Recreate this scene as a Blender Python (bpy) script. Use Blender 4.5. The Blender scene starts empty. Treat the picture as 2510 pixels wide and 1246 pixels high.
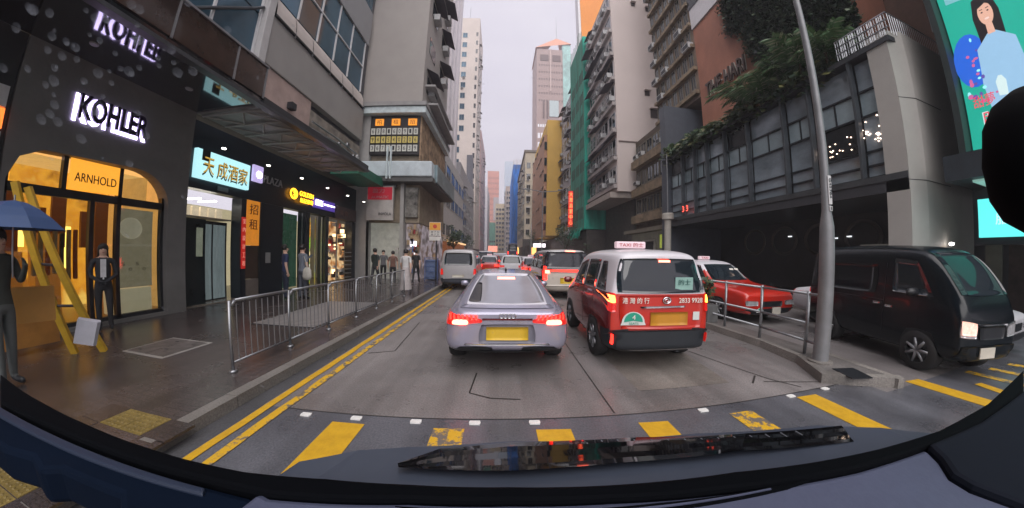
import bpy, bmesh, math, random
from mathutils import Vector, Matrix
from mathutils.bvhtree import BVHTree
random.seed(7)
PI = math.pi; S = bpy.context.scene; COL = S.collection
# ---------------------------------------------------------------- camera (wide dashcam lens)
cd = bpy.data.cameras.new('camera'); cam = bpy.data.objects.new('camera', cd); COL.objects.link(cam); S.camera = cam
YAW, PITCH, ROLL = -0.04215957, -0.00091885, 0.01451525
def _rot(v):
    v = Vector(v)
    c, s = math.cos(ROLL), math.sin(ROLL); v = Vector((c*v.x - s*v.z, v.y, s*v.x + c*v.z))
    c, s = math.cos(PITCH), math.sin(PITCH); v = Vector((v.x, c*v.y - s*v.z, s*v.y + c*v.z))
    c, s = math.cos(YAW), math.sin(YAW); return Vector((c*v.x - s*v.y, s*v.x + c*v.y, v.z))
rx, ru, rb = _rot((1, 0, 0)), _rot((0, 0, 1)), -_rot((0, 1, 0))
cam.matrix_world = Matrix(((rx.x, ru.x, rb.x, 0), (rx.y, ru.y, rb.y, 0), (rx.z, ru.z, rb.z, 1.70), (0, 0, 0, 1)))
cd.type = 'PANO'; cd.panorama_type = 'FISHEYE_LENS_POLYNOMIAL'; cd.sensor_width = 36; cd.sensor_fit = 'HORIZONTAL'
cd.fisheye_fov = PI*1.2; cd.clip_start = 0.02; cd.clip_end = 3000
q = 36/2510*624.9524901
cd.fisheye_polynomial_k0 = 0; cd.fisheye_polynomial_k1 = -1/q; cd.fisheye_polynomial_k2 = 0.16214593/q**2
cd.fisheye_polynomial_k3 = 0.03244974/q**3; cd.fisheye_polynomial_k4 = -0.01439888/q**4
# ---------------------------------------------------------------- overcast sky and soft sun
w = bpy.data.worlds.new('World'); S.world = w; w.use_nodes = True; nt = w.node_tree; N = nt.nodes
bg = N['Background']; sky = N.new('ShaderNodeTexSky'); sky.sky_type = 'NISHITA'; sky.sun_disc = False
sky.sun_elevation = math.radians(50); sky.sun_rotation = math.radians(160); sky.air_density = 2; sky.dust_density = 6
bg.inputs[1].default_value = 0.10
nz = N.new('ShaderNodeTexNoise'); nz.inputs['Scale'].default_value = 2.2; nz.inputs['Detail'].default_value = 4
tc = N.new('ShaderNodeTexCoord'); mp = N.new('ShaderNodeMapping'); mp.inputs['Scale'].default_value = (1, 1, 3)
rp = N.new('ShaderNodeValToRGB'); rp.color_ramp.elements[0].color = (2.85, 2.70, 3.15, 1); rp.color_ramp.elements[1].color = (3.45, 3.28, 3.62, 1)
rp.color_ramp.elements[0].position = .3; rp.color_ramp.elements[1].position = .7
mx = N.new('ShaderNodeMixRGB'); mx.inputs[0].default_value = 0.96
L = nt.links.new
L(tc.outputs['Generated'], mp.inputs[0]); L(mp.outputs[0], nz.inputs['Vector']); L(nz.outputs[0], rp.inputs[0])
L(sky.outputs[0], mx.inputs[1]); L(rp.outputs[0], mx.inputs[2]); L(mx.outputs[0], bg.inputs[0])
sl = bpy.data.lights.new('sun', 'SUN'); sl.energy = 1.5; sl.angle = math.radians(85); sl.color = (1, .96, .93)
so = bpy.data.objects.new('sun', sl); COL.objects.link(so); so.rotation_euler = (math.radians(34), math.radians(-6), 0)
vs = S.view_settings; S.display_settings.display_device = 'sRGB'; vs.view_transform = 'Standard'; vs.look = 'None'
vs.exposure = 1.42; vs.gamma = 1; vs.use_curve_mapping = False
S.render.engine = 'CYCLES'; S.cycles.use_denoising = True; S.cycles.max_bounces = 5; S.cycles.diffuse_bounces = 3
S.cycles.glossy_bounces = 3; S.cycles.transparent_max_bounces = 8; S.cycles.sample_clamp_indirect = 4
# ---------------------------------------------------------------- materials
_M = {}
def M(name, c=(.5, .5, .5), r=.6, metal=0, e=None, es=0, var=.12, sc=3., bump=0, coat=0, dirt=0, alpha=None, stretch=(1, 1, 1), spec=None):
    if name in _M: return _M[name]
    m = bpy.data.materials.new(name); m.use_nodes = True; nt = m.node_tree; N = nt.nodes; L = nt.links.new; p = N['Principled BSDF']
    p.inputs['Base Color'].default_value = (*c, 1); p.inputs['Roughness'].default_value = r; p.inputs['Metallic'].default_value = metal
    if spec is not None: p.inputs['Specular IOR Level'].default_value = spec
    if coat: p.inputs['Coat Weight'].default_value = coat; p.inputs['Coat Roughness'].default_value = .05
    if e: p.inputs['Emission Color'].default_value = (*e, 1); p.inputs['Emission Strength'].default_value = es*.52
    if alpha is not None: p.inputs['Alpha'].default_value = alpha
    if var or bump:
        tc = N.new('ShaderNodeTexCoord'); mp = N.new('ShaderNodeMapping'); mp.inputs['Scale'].default_value = stretch
        nz = N.new('ShaderNodeTexNoise'); nz.inputs['Scale'].default_value = sc; nz.inputs['Detail'].default_value = 8; nz.inputs['Roughness'].default_value = .65
        L(tc.outputs['Object'], mp.inputs[0]); L(mp.outputs[0], nz.inputs['Vector'])
        rr = N.new('ShaderNodeMapRange'); rr.inputs[1].default_value = .3; rr.inputs[2].default_value = .7
        rr.inputs[3].default_value = 1-var*1.6; rr.inputs[4].default_value = 1+var; L(nz.outputs[0], rr.inputs[0])
        hs = N.new('ShaderNodeHueSaturation'); hs.inputs['Color'].default_value = (*c, 1); L(rr.outputs[0], hs.inputs['Value']); out = hs.outputs[0]
        if dirt:
            n2 = N.new('ShaderNodeTexNoise'); n2.inputs['Scale'].default_value = sc*.35; n2.inputs['Detail'].default_value = 6
            L(mp.outputs[0], n2.inputs['Vector']); r2 = N.new('ShaderNodeMapRange'); r2.inputs[1].default_value = .48; r2.inputs[2].default_value = .75
            r2.inputs[4].default_value = dirt; L(n2.outputs[0], r2.inputs[0]); m2 = N.new('ShaderNodeMixRGB')
            L(r2.outputs[0], m2.inputs[0]); L(out, m2.inputs[1]); m2.inputs[2].default_value = (c[0]*.35, c[1]*.32, c[2]*.28, 1); out = m2.outputs[0]
        L(out, p.inputs['Base Color'])
        if e and var:
            pass
        if bump:
            b = N.new('ShaderNodeBump'); b.inputs['Strength'].default_value = bump; b.inputs['Distance'].default_value = .02
            n3 = N.new('ShaderNodeTexNoise'); n3.inputs['Scale'].default_value = sc*12; n3.inputs['Detail'].default_value = 5
            L(tc.outputs['Object'], n3.inputs['Vector']); L(n3.outputs[0], b.inputs['Height']); L(b.outputs[0], p.inputs['Normal'])
    _M[name] = m; return m
def wet_ground(name, c, r0, r1, sc, joint=None):
    """mottled wet paving: large damp patches change roughness and tone"""
    m = M(name, c, .5, var=.0001, sc=sc); nt = m.node_tree; N = nt.nodes; L = nt.links.new; p = N['Principled BSDF']
    tc = N.new('ShaderNodeTexCoord')
    a = N.new('ShaderNodeTexNoise'); a.inputs['Scale'].default_value = sc; a.inputs['Detail'].default_value = 9; a.inputs['Roughness'].default_value = .6; L(tc.outputs['Object'], a.inputs['Vector'])
    f = N.new('ShaderNodeTexNoise'); f.inputs['Scale'].default_value = 55; f.inputs['Detail'].default_value = 4; L(tc.outputs['Object'], f.inputs['Vector'])
    rp = N.new('ShaderNodeValToRGB'); rp.color_ramp.elements[0].position = .34; rp.color_ramp.elements[1].position = .66
    rp.color_ramp.elements[0].color = (*[x*.72 for x in c], 1); rp.color_ramp.elements[1].color = (*[x*1.2 for x in c], 1); L(a.outputs[0], rp.inputs[0])
    mm = N.new('ShaderNodeMapRange'); mm.inputs[1].default_value = .25; mm.inputs[2].default_value = .75; mm.inputs[3].default_value = .62; mm.inputs[4].default_value = 1.38; L(f.outputs[0], mm.inputs[0])
    hs = N.new('ShaderNodeHueSaturation'); L(rp.outputs[0], hs.inputs['Color']); L(mm.outputs[0], hs.inputs['Value']); col = hs.outputs[0]
    tr = N.new('ShaderNodeMapping'); tr.inputs['Scale'].default_value = (1.5, .07, 1); L(tc.outputs['Object'], tr.inputs[0]); tn = N.new('ShaderNodeTexNoise'); tn.inputs['Scale'].default_value = 1.6; tn.inputs['Detail'].default_value = 5; L(tr.outputs[0], tn.inputs['Vector'])
    tm_ = N.new('ShaderNodeMapRange'); tm_.inputs[1].default_value = .38; tm_.inputs[2].default_value = .62; tm_.inputs[3].default_value = .80; tm_.inputs[4].default_value = 1.10; L(tn.outputs[0], tm_.inputs[0]); h2 = N.new('ShaderNodeHueSaturation'); L(col, h2.inputs['Color']); L(tm_.outputs[0], h2.inputs['Value']); col = h2.outputs[0]
    if joint:
        bt = N.new('ShaderNodeTexBrick'); bt.inputs['Scale'].default_value = 1; bt.inputs['Brick Width'].default_value = joint[0]; bt.inputs['Row Height'].default_value = joint[1]
        bt.inputs['Mortar Size'].default_value = .006; bt.inputs['Color1'].default_value = (.93, .93, .93, 1); bt.inputs['Color2'].default_value = (1.05, 1.02, 1, 1); bt.inputs['Mortar'].default_value = (.7, .7, .7, 1)
        L(tc.outputs['Object'], bt.inputs['Vector']); mu = N.new('ShaderNodeMixRGB'); mu.blend_type = 'MULTIPLY'; mu.inputs[0].default_value = 1
        L(col, mu.inputs[1]); L(bt.outputs[0], mu.inputs[2]); col = mu.outputs[0]
    L(col, p.inputs['Base Color'])
    r = N.new('ShaderNodeMapRange'); r.inputs[1].default_value = .35; r.inputs[2].default_value = .65; r.inputs[3].default_value = r0; r.inputs[4].default_value = r1
    L(a.outputs[0], r.inputs[0]); L(r.outputs[0], p.inputs['Roughness'])
    b = N.new('ShaderNodeBump'); b.inputs['Strength'].default_value = .25; b.inputs['Distance'].default_value = .01; L(f.outputs[0], b.inputs['Height']); L(b.outputs[0], p.inputs['Normal'])
    return m
def worn(name, c, under, amt, sc=9):
    """road paint worn through to the surface under it"""
    m = M(name, c, .5, var=.0001); nt = m.node_tree; N = nt.nodes; L = nt.links.new; p = N['Principled BSDF']
    tc = N.new('ShaderNodeTexCoord'); a = N.new('ShaderNodeTexNoise'); a.inputs['Scale'].default_value = sc; a.inputs['Detail'].default_value = 10; a.inputs['Roughness'].default_value = .75
    L(tc.outputs['Object'], a.inputs['Vector']); rp = N.new('ShaderNodeValToRGB'); rp.color_ramp.elements[0].position = amt; rp.color_ramp.elements[1].position = amt+.05
    rp.color_ramp.elements[0].color = (*under, 1); rp.color_ramp.elements[1].color = (*c, 1); e = rp.color_ramp.elements.new(min(.95, amt+.35)); e.color = (c[0]*.75, c[1]*.72, c[2]*.7, 1)
    L(a.outputs[0], rp.inputs[0]); L(rp.outputs[0], p.inputs['Base Color']); return m
def netting(name, c):
    m = M(name, c, .8, var=.0001); nt = m.node_tree; N = nt.nodes; L = nt.links.new; p = N['Principled BSDF']
    tc = N.new('ShaderNodeTexCoord'); mp = N.new('ShaderNodeMapping'); mp.inputs['Scale'].default_value = (1, 1, .12); L(tc.outputs['Object'], mp.inputs[0])
    a = N.new('ShaderNodeTexNoise'); a.inputs['Scale'].default_value = 1.3; a.inputs['Detail'].default_value = 6; L(mp.outputs[0], a.inputs['Vector'])
    rp = N.new('ShaderNodeValToRGB'); rp.color_ramp.elements[0].position = .35; rp.color_ramp.elements[1].position = .7
    rp.color_ramp.elements[0].color = (*[x*.6 for x in c], 1); rp.color_ramp.elements[1].color = (*[min(1, x*1.35) for x in c], 1)
    L(a.outputs[0], rp.inputs[0]); L(rp.outputs[0], p.inputs['Base Color'])
    b = N.new('ShaderNodeBump'); b.inputs['Strength'].default_value = .6; b.inputs['Distance'].default_value = .4; L(a.outputs[0], b.inputs['Height']); L(b.outputs[0], p.inputs['Normal']); return m
def glow(name, c, s): return M(name, (c[0]*.5, c[1]*.5, c[2]*.5), .4, e=c, es=s, var=0)
def patchy_glow(name, cols, s, sc=2.5):
    m = M(name, cols[0], .5, e=cols[0], es=s, var=0); nt = m.node_tree; N = nt.nodes; L = nt.links.new; p = N['Principled BSDF']
    tc = N.new('ShaderNodeTexCoord'); a = N.new('ShaderNodeTexNoise'); a.inputs['Scale'].default_value = sc; a.inputs['Detail'].default_value = 5; L(tc.outputs['Object'], a.inputs['Vector'])
    rp = N.new('ShaderNodeValToRGB'); n = len(cols); rp.color_ramp.elements[0].position = .32; rp.color_ramp.elements[1].position = .68
    rp.color_ramp.elements[0].color = (*cols[0], 1); rp.color_ramp.elements[1].color = (*cols[-1], 1)
    for i in range(1, n-1): e = rp.color_ramp.elements.new(.32+.36*i/(n-1)); e.color = (*cols[i], 1)
    L(a.outputs[0], rp.inputs[0]); L(rp.outputs[0], p.inputs['Emission Color']); p.inputs['Base Color'].default_value = (.1, .08, .05, 1); return m

steel = M('galvanised_steel', (.33, .34, .36), .38, .8, var=.15); darkmet = M('dark_metal', (.03, .034, .04), .4, .5)
black = M('black_trim', (.012, .014, .018), .45); rubber = M('tyre_rubber', (.015, .015, .016), .8)
glassd = M('dark_glass', (.012, .018, .024), .04, 0, var=0, spec=.9); glassb = M('blue_grey_glass', (.05, .11, .16), .06, .35, var=.25, sc=.4)
white = M('white_paint', (.62, .61, .62), .4, var=.06); chrome = M('chrome', (.6, .6, .62), .12, 1, var=0)
redlit = glow('lit_tail_lamp', (1, .014, .008), 6); redhot = glow('tail_lamp_core', (1, .14, .09), 7); ambl = glow('lit_amber_lamp', (1, .42, .04), 7)
redpl = M('red_lens', (.35, .01, .01), .2, coat=1, var=0, e=(1, .02, .01), es=.35)
# ---------------------------------------------------------------- mesh helpers
class B:
    def __init__(s): s.v = []; s.f = []; s.mi = []; s.cur = 0
    def quad(s, a, b, c, d): i = len(s.v); s.v += [tuple(a), tuple(b), tuple(c), tuple(d)]; s.f.append((i, i+1, i+2, i+3)); s.mi.append(s.cur); return s
    def box(s, x0, x1, y0, y1, z0, z1):
        i = len(s.v); s.v += [(x, y, z) for z in (z0, z1) for y in (y0, y1) for x in (x0, x1)]
        for f in ((0, 2, 3, 1), (4, 5, 7, 6), (0, 1, 5, 4), (2, 6, 7, 3), (0, 4, 6, 2), (1, 3, 7, 5)): s.f.append(tuple(i+k for k in f)); s.mi.append(s.cur)
        return s
    def beam(s, p, q, r, r2=None, n=8, cap=True):
        p, q = Vector(p), Vector(q); r2 = r if r2 is None else r2; d = (q-p).normalized(); a = d.orthogonal().normalized(); b = d.cross(a); i = len(s.v)
        for c, rr in ((p, r), (q, r2)):
            for k in range(n): t = 2*PI*k/n+PI/n; s.v.append(tuple(c+(a*math.cos(t)+b*math.sin(t))*rr))
        for k in range(n): s.f.append((i+k, i+(k+1) % n, i+n+(k+1) % n, i+n+k)); s.mi.append(s.cur)
        if cap: s.f += [tuple(i+k for k in reversed(range(n))), tuple(i+n+k for k in range(n))]; s.mi += [s.cur, s.cur]
        return s
    def path(s, pts, r, n=8):
        for a, b in zip(pts, pts[1:]): s.beam(a, b, r, n=n)
        return s
    def prism(s, poly, z0, z1):
        n = len(poly); i = len(s.v); s.v += [(x, y, z0) for x, y in poly]+[(x, y, z1) for x, y in poly]
        s.f += [tuple(i+k for k in reversed(range(n))), tuple(i+n+k for k in range(n))]+[(i+k, i+(k+1) % n, i+n+(k+1) % n, i+n+k) for k in range(n)]
        s.mi += [s.cur]*(n+2); return s
    def lathe(s, prof, c=(0, 0, 0), n=24, axis='z'):
        i = len(s.v); m = len(prof)
        for r, h in prof:
            for k in range(n):
                t = 2*PI*k/n; u, v_ = r*math.cos(t), r*math.sin(t)
                p = (u, v_, h) if axis == 'z' else ((h, u, v_) if axis == 'x' else (u, h, v_)); s.v.append((c[0]+p[0], c[1]+p[1], c[2]+p[2]))
        for j in range(m-1):
            for k in range(n): s.f.append((i+j*n+k, i+j*n+(k+1) % n, i+(j+1)*n+(k+1) % n, i+(j+1)*n+k)); s.mi.append(s.cur)
        return s
    def mesh(s, name, mats, smooth=False):
        me = bpy.data.meshes.new(name); me.from_pydata(s.v, [], s.f)
        for m in (mats if isinstance(mats, (list, tuple)) else [mats]): me.materials.append(m)
        me.polygons.foreach_set('material_index', s.mi)
        if smooth: me.polygons.foreach_set('use_smooth', [True]*len(s.f))
        bm = bmesh.new(); bm.from_mesh(me); bmesh.ops.recalc_face_normals(bm, faces=bm.faces); bm.to_mesh(me); bm.free(); me.update(); return me
    def go(s, name, mats, parent=None, smooth=False, bevel=0, **k):
        return put(s.mesh(name, mats, smooth), name, parent, bevel=bevel, **k)
def put(me, name, parent=None, loc=None, rz=0, bevel=0, local=False, label=None, rot=None, scale=None):
    o = bpy.data.objects.new(name, me); COL.objects.link(o)
    if loc is not None: o.location = loc
    if rot is not None: o.rotation_euler = rot
    elif rz: o.rotation_euler.z = rz
    if scale is not None: o.scale = scale
    if parent is not None:
        o.parent = parent
        if not local: o.matrix_parent_inverse = wm(parent).inverted()
    if bevel:
        b = o.modifiers.new('edge', 'BEVEL'); b.width = bevel; b.segments = 2; b.limit_method = 'ANGLE'; b.angle_limit = math.radians(40)
    if label: o['label'] = label
    return o
def wm(o):
    m = o.matrix_basis.copy()
    return wm(o.parent) @ o.matrix_parent_inverse @ m if o.parent else m
def T(name, label, cat, loc=(0, 0, 0), rz=0, group=None):
    o = bpy.data.objects.new(name, None); COL.objects.link(o); o.location = loc; o.rotation_euler.z = rz; o.empty_display_size = .2
    return tag(o, label, cat, group)
def tag(o, label, cat=None, group=None):
    o['label'] = label
    if cat: o['category'] = cat
    if group: o['group'] = group
    return o
def kind(o, k='structure'): o['kind'] = k; return o
def copy_thing(root, loc, rz, label, group):
    def rec(o, par):
        c = o.copy(); COL.objects.link(c)
        if par is not None: c.parent = par
        for ch in [x for x in bpy.data.objects if x.parent == o]: rec(ch, c)
        return c
    r = rec(root, None); r.location = loc; r.rotation_euler.z = rz; r['label'] = label
    if group: r['group'] = group
    return r
FACE = {'-y': 0, '+x': PI/2, '-x': -PI/2, '+y': PI}
def text(s, w, h, pos, face, mat, ext=.01, parent=None, name='lettering', shear=0, bold=0, local=False, centre=True, rot=None):
    """lettering w wide and h high (h None: keep proportion) centred at pos on a wall facing `face`"""
    c = bpy.data.curves.new('t', 'FONT'); c.body = s; c.align_x = 'CENTER'; c.align_y = 'CENTER'; c.extrude = .02; c.shear = shear; c.offset = bold; c.resolution_u = 3
    o = bpy.data.objects.new('t', c); COL.objects.link(o); me = bpy.data.meshes.new_from_object(o.evaluated_get(bpy.context.evaluated_depsgraph_get()))
    bpy.data.objects.remove(o); me.name = name
    if not me.vertices: return None
    xs = [v.co.x for v in me.vertices]; ys = [v.co.y for v in me.vertices]; sx = w/(max(xs)-min(xs)); sy = sx if h is None else h/(max(ys)-min(ys))
    cx, cy = (max(xs)+min(xs))/2, (max(ys)+min(ys))/2
    for v in me.vertices: v.co = ((v.co.x-cx)*sx, -(v.co.z+.02)/.04*ext, (v.co.y-cy)*sy)
    me.materials.clear(); me.materials.append(mat); me.flip_normals()
    return put(me, name, parent, loc=pos, rz=FACE[face] if isinstance(face, str) else face, local=local, rot=rot)
def wall_hole(outer, holes, thick):
    """flat wall in local (u,0,v), thickness along +y, with openings"""
    bm = bmesh.new(); es = []
    for lp in [outer]+holes:
        vs = [bm.verts.new((u, 0, v)) for u, v in lp]; es += [bm.edges.new((vs[i], vs[(i+1) % len(vs)])) for i in range(len(vs))]
    bmesh.ops.triangle_fill(bm, use_beauty=True, edges=es)
    r = bmesh.ops.extrude_face_region(bm, geom=bm.faces[:]); bmesh.ops.translate(bm, verts=[g for g in r['geom'] if isinstance(g, bmesh.types.BMVert)], vec=(0, thick, 0))
    bmesh.ops.recalc_face_normals(bm, faces=bm.faces); me = bpy.data.meshes.new('wall'); bm.to_mesh(me); bm.free(); return me
# ---------------------------------------------------------------- vehicles (local: rear at y=0, nose towards +y)
def loft(stations, name, mats, matfn, parent, level=3):
    """stations: (y, zb, zs, zt, w, wt, lean)"""
    vs, fs = [], []; rings = []
    for (y, zb, zs, zt, w, wt, ln) in stations:
        half = [(0, zb), (w*.86, zb), (w*.985, zb+.10), (w, (zb+zs)/2), (w*.985, zs), (wt+(w-wt)*.25 if zt-zs > .25 else wt, zs+(zt-zs)*.55), (wt, zt-(zt-zs)*.12), (wt*.80, zt), (0, zt+.012)]
        ring = [(x, y+ln*max(0, z-zs), z) for x, z in half]+[(-x, y+ln*max(0, z-zs), z) for x, z in half[-2:0:-1]]
        rings.append(range(len(vs), len(vs)+len(ring))); vs += ring
    n = len(rings[0])
    for a, b in zip(rings, rings[1:]):
        for k in range(n): fs.append((a[k], a[(k+1) % n], b[(k+1) % n], b[k]))
    def cap(r, flip):
        h = (n-2)//2
        for k in range(h):   # pair right and left points into quads
            a, b = r[k+0], r[k+1]; c, d = r[(n-k-1) % n], r[(n-k) % n]
            f = (a, b, c, d) if k > 0 else (a, b, c)
            if k == h-0: break
            fs.append(f if flip else tuple(reversed(f)))
        a = (r[h], r[h+1], r[h+2]) if h+2 < n else None
        if a: fs.append(a if flip else tuple(reversed(a)))
    cap(list(rings[0]), True); cap(list(rings[-1]), False)
    me = bpy.data.meshes.new(name); me.from_pydata(vs, [], fs); bm = bmesh.new(); bm.from_mesh(me); bmesh.ops.recalc_face_normals(bm, faces=bm.faces); bm.to_mesh(me); bm.free()
    o = bpy.data.objects.new(name, me); COL.objects.link(o); md = o.modifiers.new('s', 'SUBSURF'); md.levels = level; md.render_levels = level
    dg = bpy.context.evaluated_depsgraph_get(); m2 = bpy.data.meshes.new_from_object(o.evaluated_get(dg)); bpy.data.objects.remove(o)
    m2.materials.clear()
    for m in mats: m2.materials.append(m)
    for p in m2.polygons: p.material_index = matfn(p.center); p.use_smooth = True
    m2.name = name; ob = put(m2, name, parent, local=True)
    bvh = BVHTree.FromPolygons([v.co.copy() for v in m2.vertices], [tuple(p.vertices) for p in m2.polygons])
    return ob, bvh
DIR = {'rear': Vector((0, 1, 0)), 'front': Vector((0, -1, 0)), 'left': Vector((1, 0, 0)), 'right': Vector((-1, 0, 0)), 'top': Vector((0, 0, -1))}
def decal(bvh, side, quad, name, mat, parent, off=.012, n=10, rnd=.0, thick=True):
    """panel that follows the body: quad = 4 (u,v) corners (bottom-left, bottom-right, top-right, top-left); u is x (rear/front/top) or y (sides), v is z (or y for top)"""
    d = DIR[side]; vs = []; idx = {}
    def P(s, t):
        if rnd:  # pull the corners in (superellipse)
            a, b = 2*s-1, 2*t-1; k = (1-rnd*(a*a*b*b)); a *= k; b *= k; s, t = (a+1)/2, (b+1)/2
        (a0, b0), (a1, b1), (a2, b2), (a3, b3) = quad
        u = (a0*(1-s)+a1*s)*(1-t)+(a3*(1-s)+a2*s)*t; v = (b0*(1-s)+b1*s)*(1-t)+(b3*(1-s)+b2*s)*t
        o = Vector((u, -3, v)) if side == 'rear' else Vector((u, 9, v)) if side == 'front' else Vector((-3, u, v)) if side == 'left' else Vector((3, u, v)) if side == 'right' else Vector((u, v, 4))
        h = bvh.ray_cast(o, d)
        return h[0] if h[0] is not None else None
    g = [[P(i/n, j/n) for i in range(n+1)] for j in range(n+1)]; fs = []; k = 0
    for j in range(n+1):
        for i in range(n+1):
            if g[j][i] is not None: idx[(i, j)] = len(vs); vs.append(g[j][i]-d*off)
    top = len(vs)
    if thick:
        for j in range(n+1):
            for i in range(n+1):
                if (i, j) in idx: idx[(i, j, 1)] = len(vs); vs.append(g[j][i]+d*.01)
    for j in range(n):
        for i in range(n):
            c = [(i, j), (i+1, j), (i+1, j+1), (i, j+1)]
            if all(x in idx for x in c):
                fs.append([idx[x] for x in c])
                if thick:
                    for a, b, on in (((i, j), (i+1, j), j == 0), ((i+1, j), (i+1, j+1), i == n-1), ((i+1, j+1), (i, j+1), j == n-1), ((i, j+1), (i, j), i == 0)):
                        if on: fs.append([idx[a], idx[b], idx[(*b, 1)], idx[(*a, 1)]])
    if not fs: return None
    me = bpy.data.meshes.new(name); me.from_pydata([tuple(v) for v in vs], [], fs); me.materials.append(mat)
    me.polygons.foreach_set('use_smooth', [len(fs) > 0 and True]*len(fs))
    return put(me, name, parent, local=True)
_wh = {}
def wheel(parent, x, y, r=.31, wd=.2, rimmat=None):
    rimmat = rimmat or steel; key = (r, wd, rimmat.name)
    if key not in _wh:
        t = B().lathe([(r*.62, -wd/2), (r*.95, -wd/2), (r, -wd/3), (r, wd/3), (r*.95, wd/2), (r*.62, wd/2)], axis='x', n=28).mesh('tyre', rubber, True)
        b = B().lathe([(r*.63, -wd/2+.01), (r*.6, -wd*.2), (r*.62, wd/2-.01)], axis='x', n=28)
        for s in (-1, 1):
            for k in range(7):
                a = 2*PI*k/7; b.beam((s*wd*.42, 0, 0), (s*wd*.44, math.cos(a)*r*.62, math.sin(a)*r*.62), .03, .022, n=5)
            b.lathe([(.001, s*wd*.47), (r*.16, s*wd*.46), (r*.18, s*wd*.4)], axis='x', n=14)
        _wh[key] = (t, b.mesh('rim', rimmat, True))
    w_ = put(_wh[key][0], 'wheel', parent, loc=(x, y, r), local=True); put(_wh[key][1], 'rim', w_, local=True); return w_
def mirror_part(parent, x, y, z, s, mat):
    m = B().lathe([(.001, -.09), (.07, -.08), (.085, 0), (.07, .06), (.001, .09)], n=12, axis='x').mesh('wing_mirror', mat, True)
    return put(m, 'wing_mirror', parent, loc=(x+s*.12, y, z), local=True, scale=(1.1, .7, .8))
def side_windows(bvh, P, wins, mat, sides=('left', 'right')):
    for sd in sides:
        for qd in wins: decal(bvh, sd, qd, 'side_window', mat, P, .008, 8, .04)
paintlav = M('lavender_silver_paint', (.34, .33, .42), .22, .45, var=.03, coat=.6, sc=1)
def lamp_cluster(bvh, P, side, q, n_=8, core=True): 
    a = decal(bvh, side, q, 'tail_light', redpl, P, .012, n_, .05); return a

# --- the fastback in front
A = T('fastback_car', 'silver lavender fastback car with lit tail lights waiting at the studs in the left lane', 'car', (.10, 3.50, 0)); A.scale = (.935, 1, .965)
st = [(0, .46, .84, .91, .80, .66, 0), (.07, .36, .88, .97, .90, .74, 0), (.35, .28, .93, 1.03, .955, .76, 0), (.75, .2, .94, 1.15, .965, .74, 0), (1.3, .2, .94, 1.32, .96, .68, 0), (1.9, .2, .95, 1.405, .95, .66, 0), (2.5, .2, .95, 1.415, .95, .66, 0),
      (3.1, .2, .94, 1.31, .95, .62, 0), (3.6, .2, .92, 1.10, .95, .68, 0), (4.0, .2, .86, .95, .95, .78, 0), (4.6, .22, .76, .82, .92, .78, 0), (4.9, .3, .66, .7, .82, .7, 0)]
dk = M('charcoal_diffuser', (.02, .022, .027), .35, var=.05)
ab, av = loft(st, 'body', [paintlav, dk], lambda c: 1 if c.z < .33 else 0, A)
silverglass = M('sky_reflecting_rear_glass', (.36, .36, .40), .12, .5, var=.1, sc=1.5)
decal(av, 'rear', [(-.66, 1.0), (.66, 1.0), (.52, 1.365), (-.52, 1.365)], 'glass_surround', M('pale_glass_surround', (.62, .60, .66), .3, var=0), A, .006, 14, .06)
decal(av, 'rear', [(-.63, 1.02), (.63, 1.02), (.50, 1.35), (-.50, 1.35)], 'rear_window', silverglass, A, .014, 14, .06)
decal(av, 'rear', [(-.62, 1.03), (-.40, 1.03), (-.44, 1.24), (-.54, 1.24)], 'seat_shadow', M('seat_seen_through_glass', (.02, .02, .025), .15, var=.2), A, .02, 8, .1)
for s in (-1, 1):
    
    decal(av, 'left' if s < 0 else 'right', [(.9, 1.0), (3.3, .98), (2.8, 1.28), (1.6, 1.32)], 'side_window', glassd, A, .008, 10, .05)
    tl = decal(av, 'rear', [(s*.36, .80), (s*.90, .76), (s*.90, .93), (s*.36, .85)], 'tail_light', redpl, A, .014, 12, .08)
    decal(av, 'rear', [(s*.55, .775), (s*.80, .775), (s*.78, .845), (s*.57, .845)], 'lamp_core', redhot, tl, .028, 6, .15)
    for k in range(7):
        x = s*(.44+k*.062); decal(av, 'rear', [(x-.014, .84), (x+.014, .84), (x+.02*s+.014, .905), (x+.02*s-.014, .905)], 'lamp_segment', redlit, tl, .026, 3)
    decal(av, 'rear', [(s*.2, .27), (s*.86, .27), (s*.70, .47), (s*.2, .47)], 'air_outlet', black, A, .012, 8, .1)
    
    wheel(A, s*.83, .95, .36, .26, darkmet); wheel(A, s*.83, 3.85, .36, .25, darkmet)
    mirror_part(A, s*.93, 3.0, 1.0, s, paintlav)
decal(av, 'rear', [(-.36, .835), (.36, .835), (.36, .86), (-.36, .86)], 'light_bar', M('unlit_wine_lens', (.10, .01, .015), .2, var=0), A, .012, 8)
decal(av, 'rear', [(-.42, .52), (.42, .52), (.39, .78), (-.39, .78)], 'plate_recess', M('recess_grey', (.16, .16, .2), .4), A, .008, 8, .05)
plate_y = M('yellow_number_plate', (.62, .40, .03), .5, var=.05)
decal(av, 'rear', [(-.30, .565), (.30, .565), (.30, .745), (-.30, .745)], 'number_plate', plate_y, A, .022, 4)
decal(av, 'rear', [(-.62, .49), (.62, .49), (.60, .512), (-.60, .512)], 'bumper_trim', chrome, A, .014, 10)
decal(av, 'rear', [(-.45, .22), (.45, .22), (.40, .40), (-.40, .40)], 'diffuser', dk, A, .03, 8, .05)
for k in range(5): x = -.32+k*.16; decal(av, 'rear', [(x-.008, .2), (x+.008, .2), (x+.008, .38), (x-.008, .38)], 'diffuser_fin', M('fin_grey', (.12, .12, .15), .4), A, .05, 3)
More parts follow.
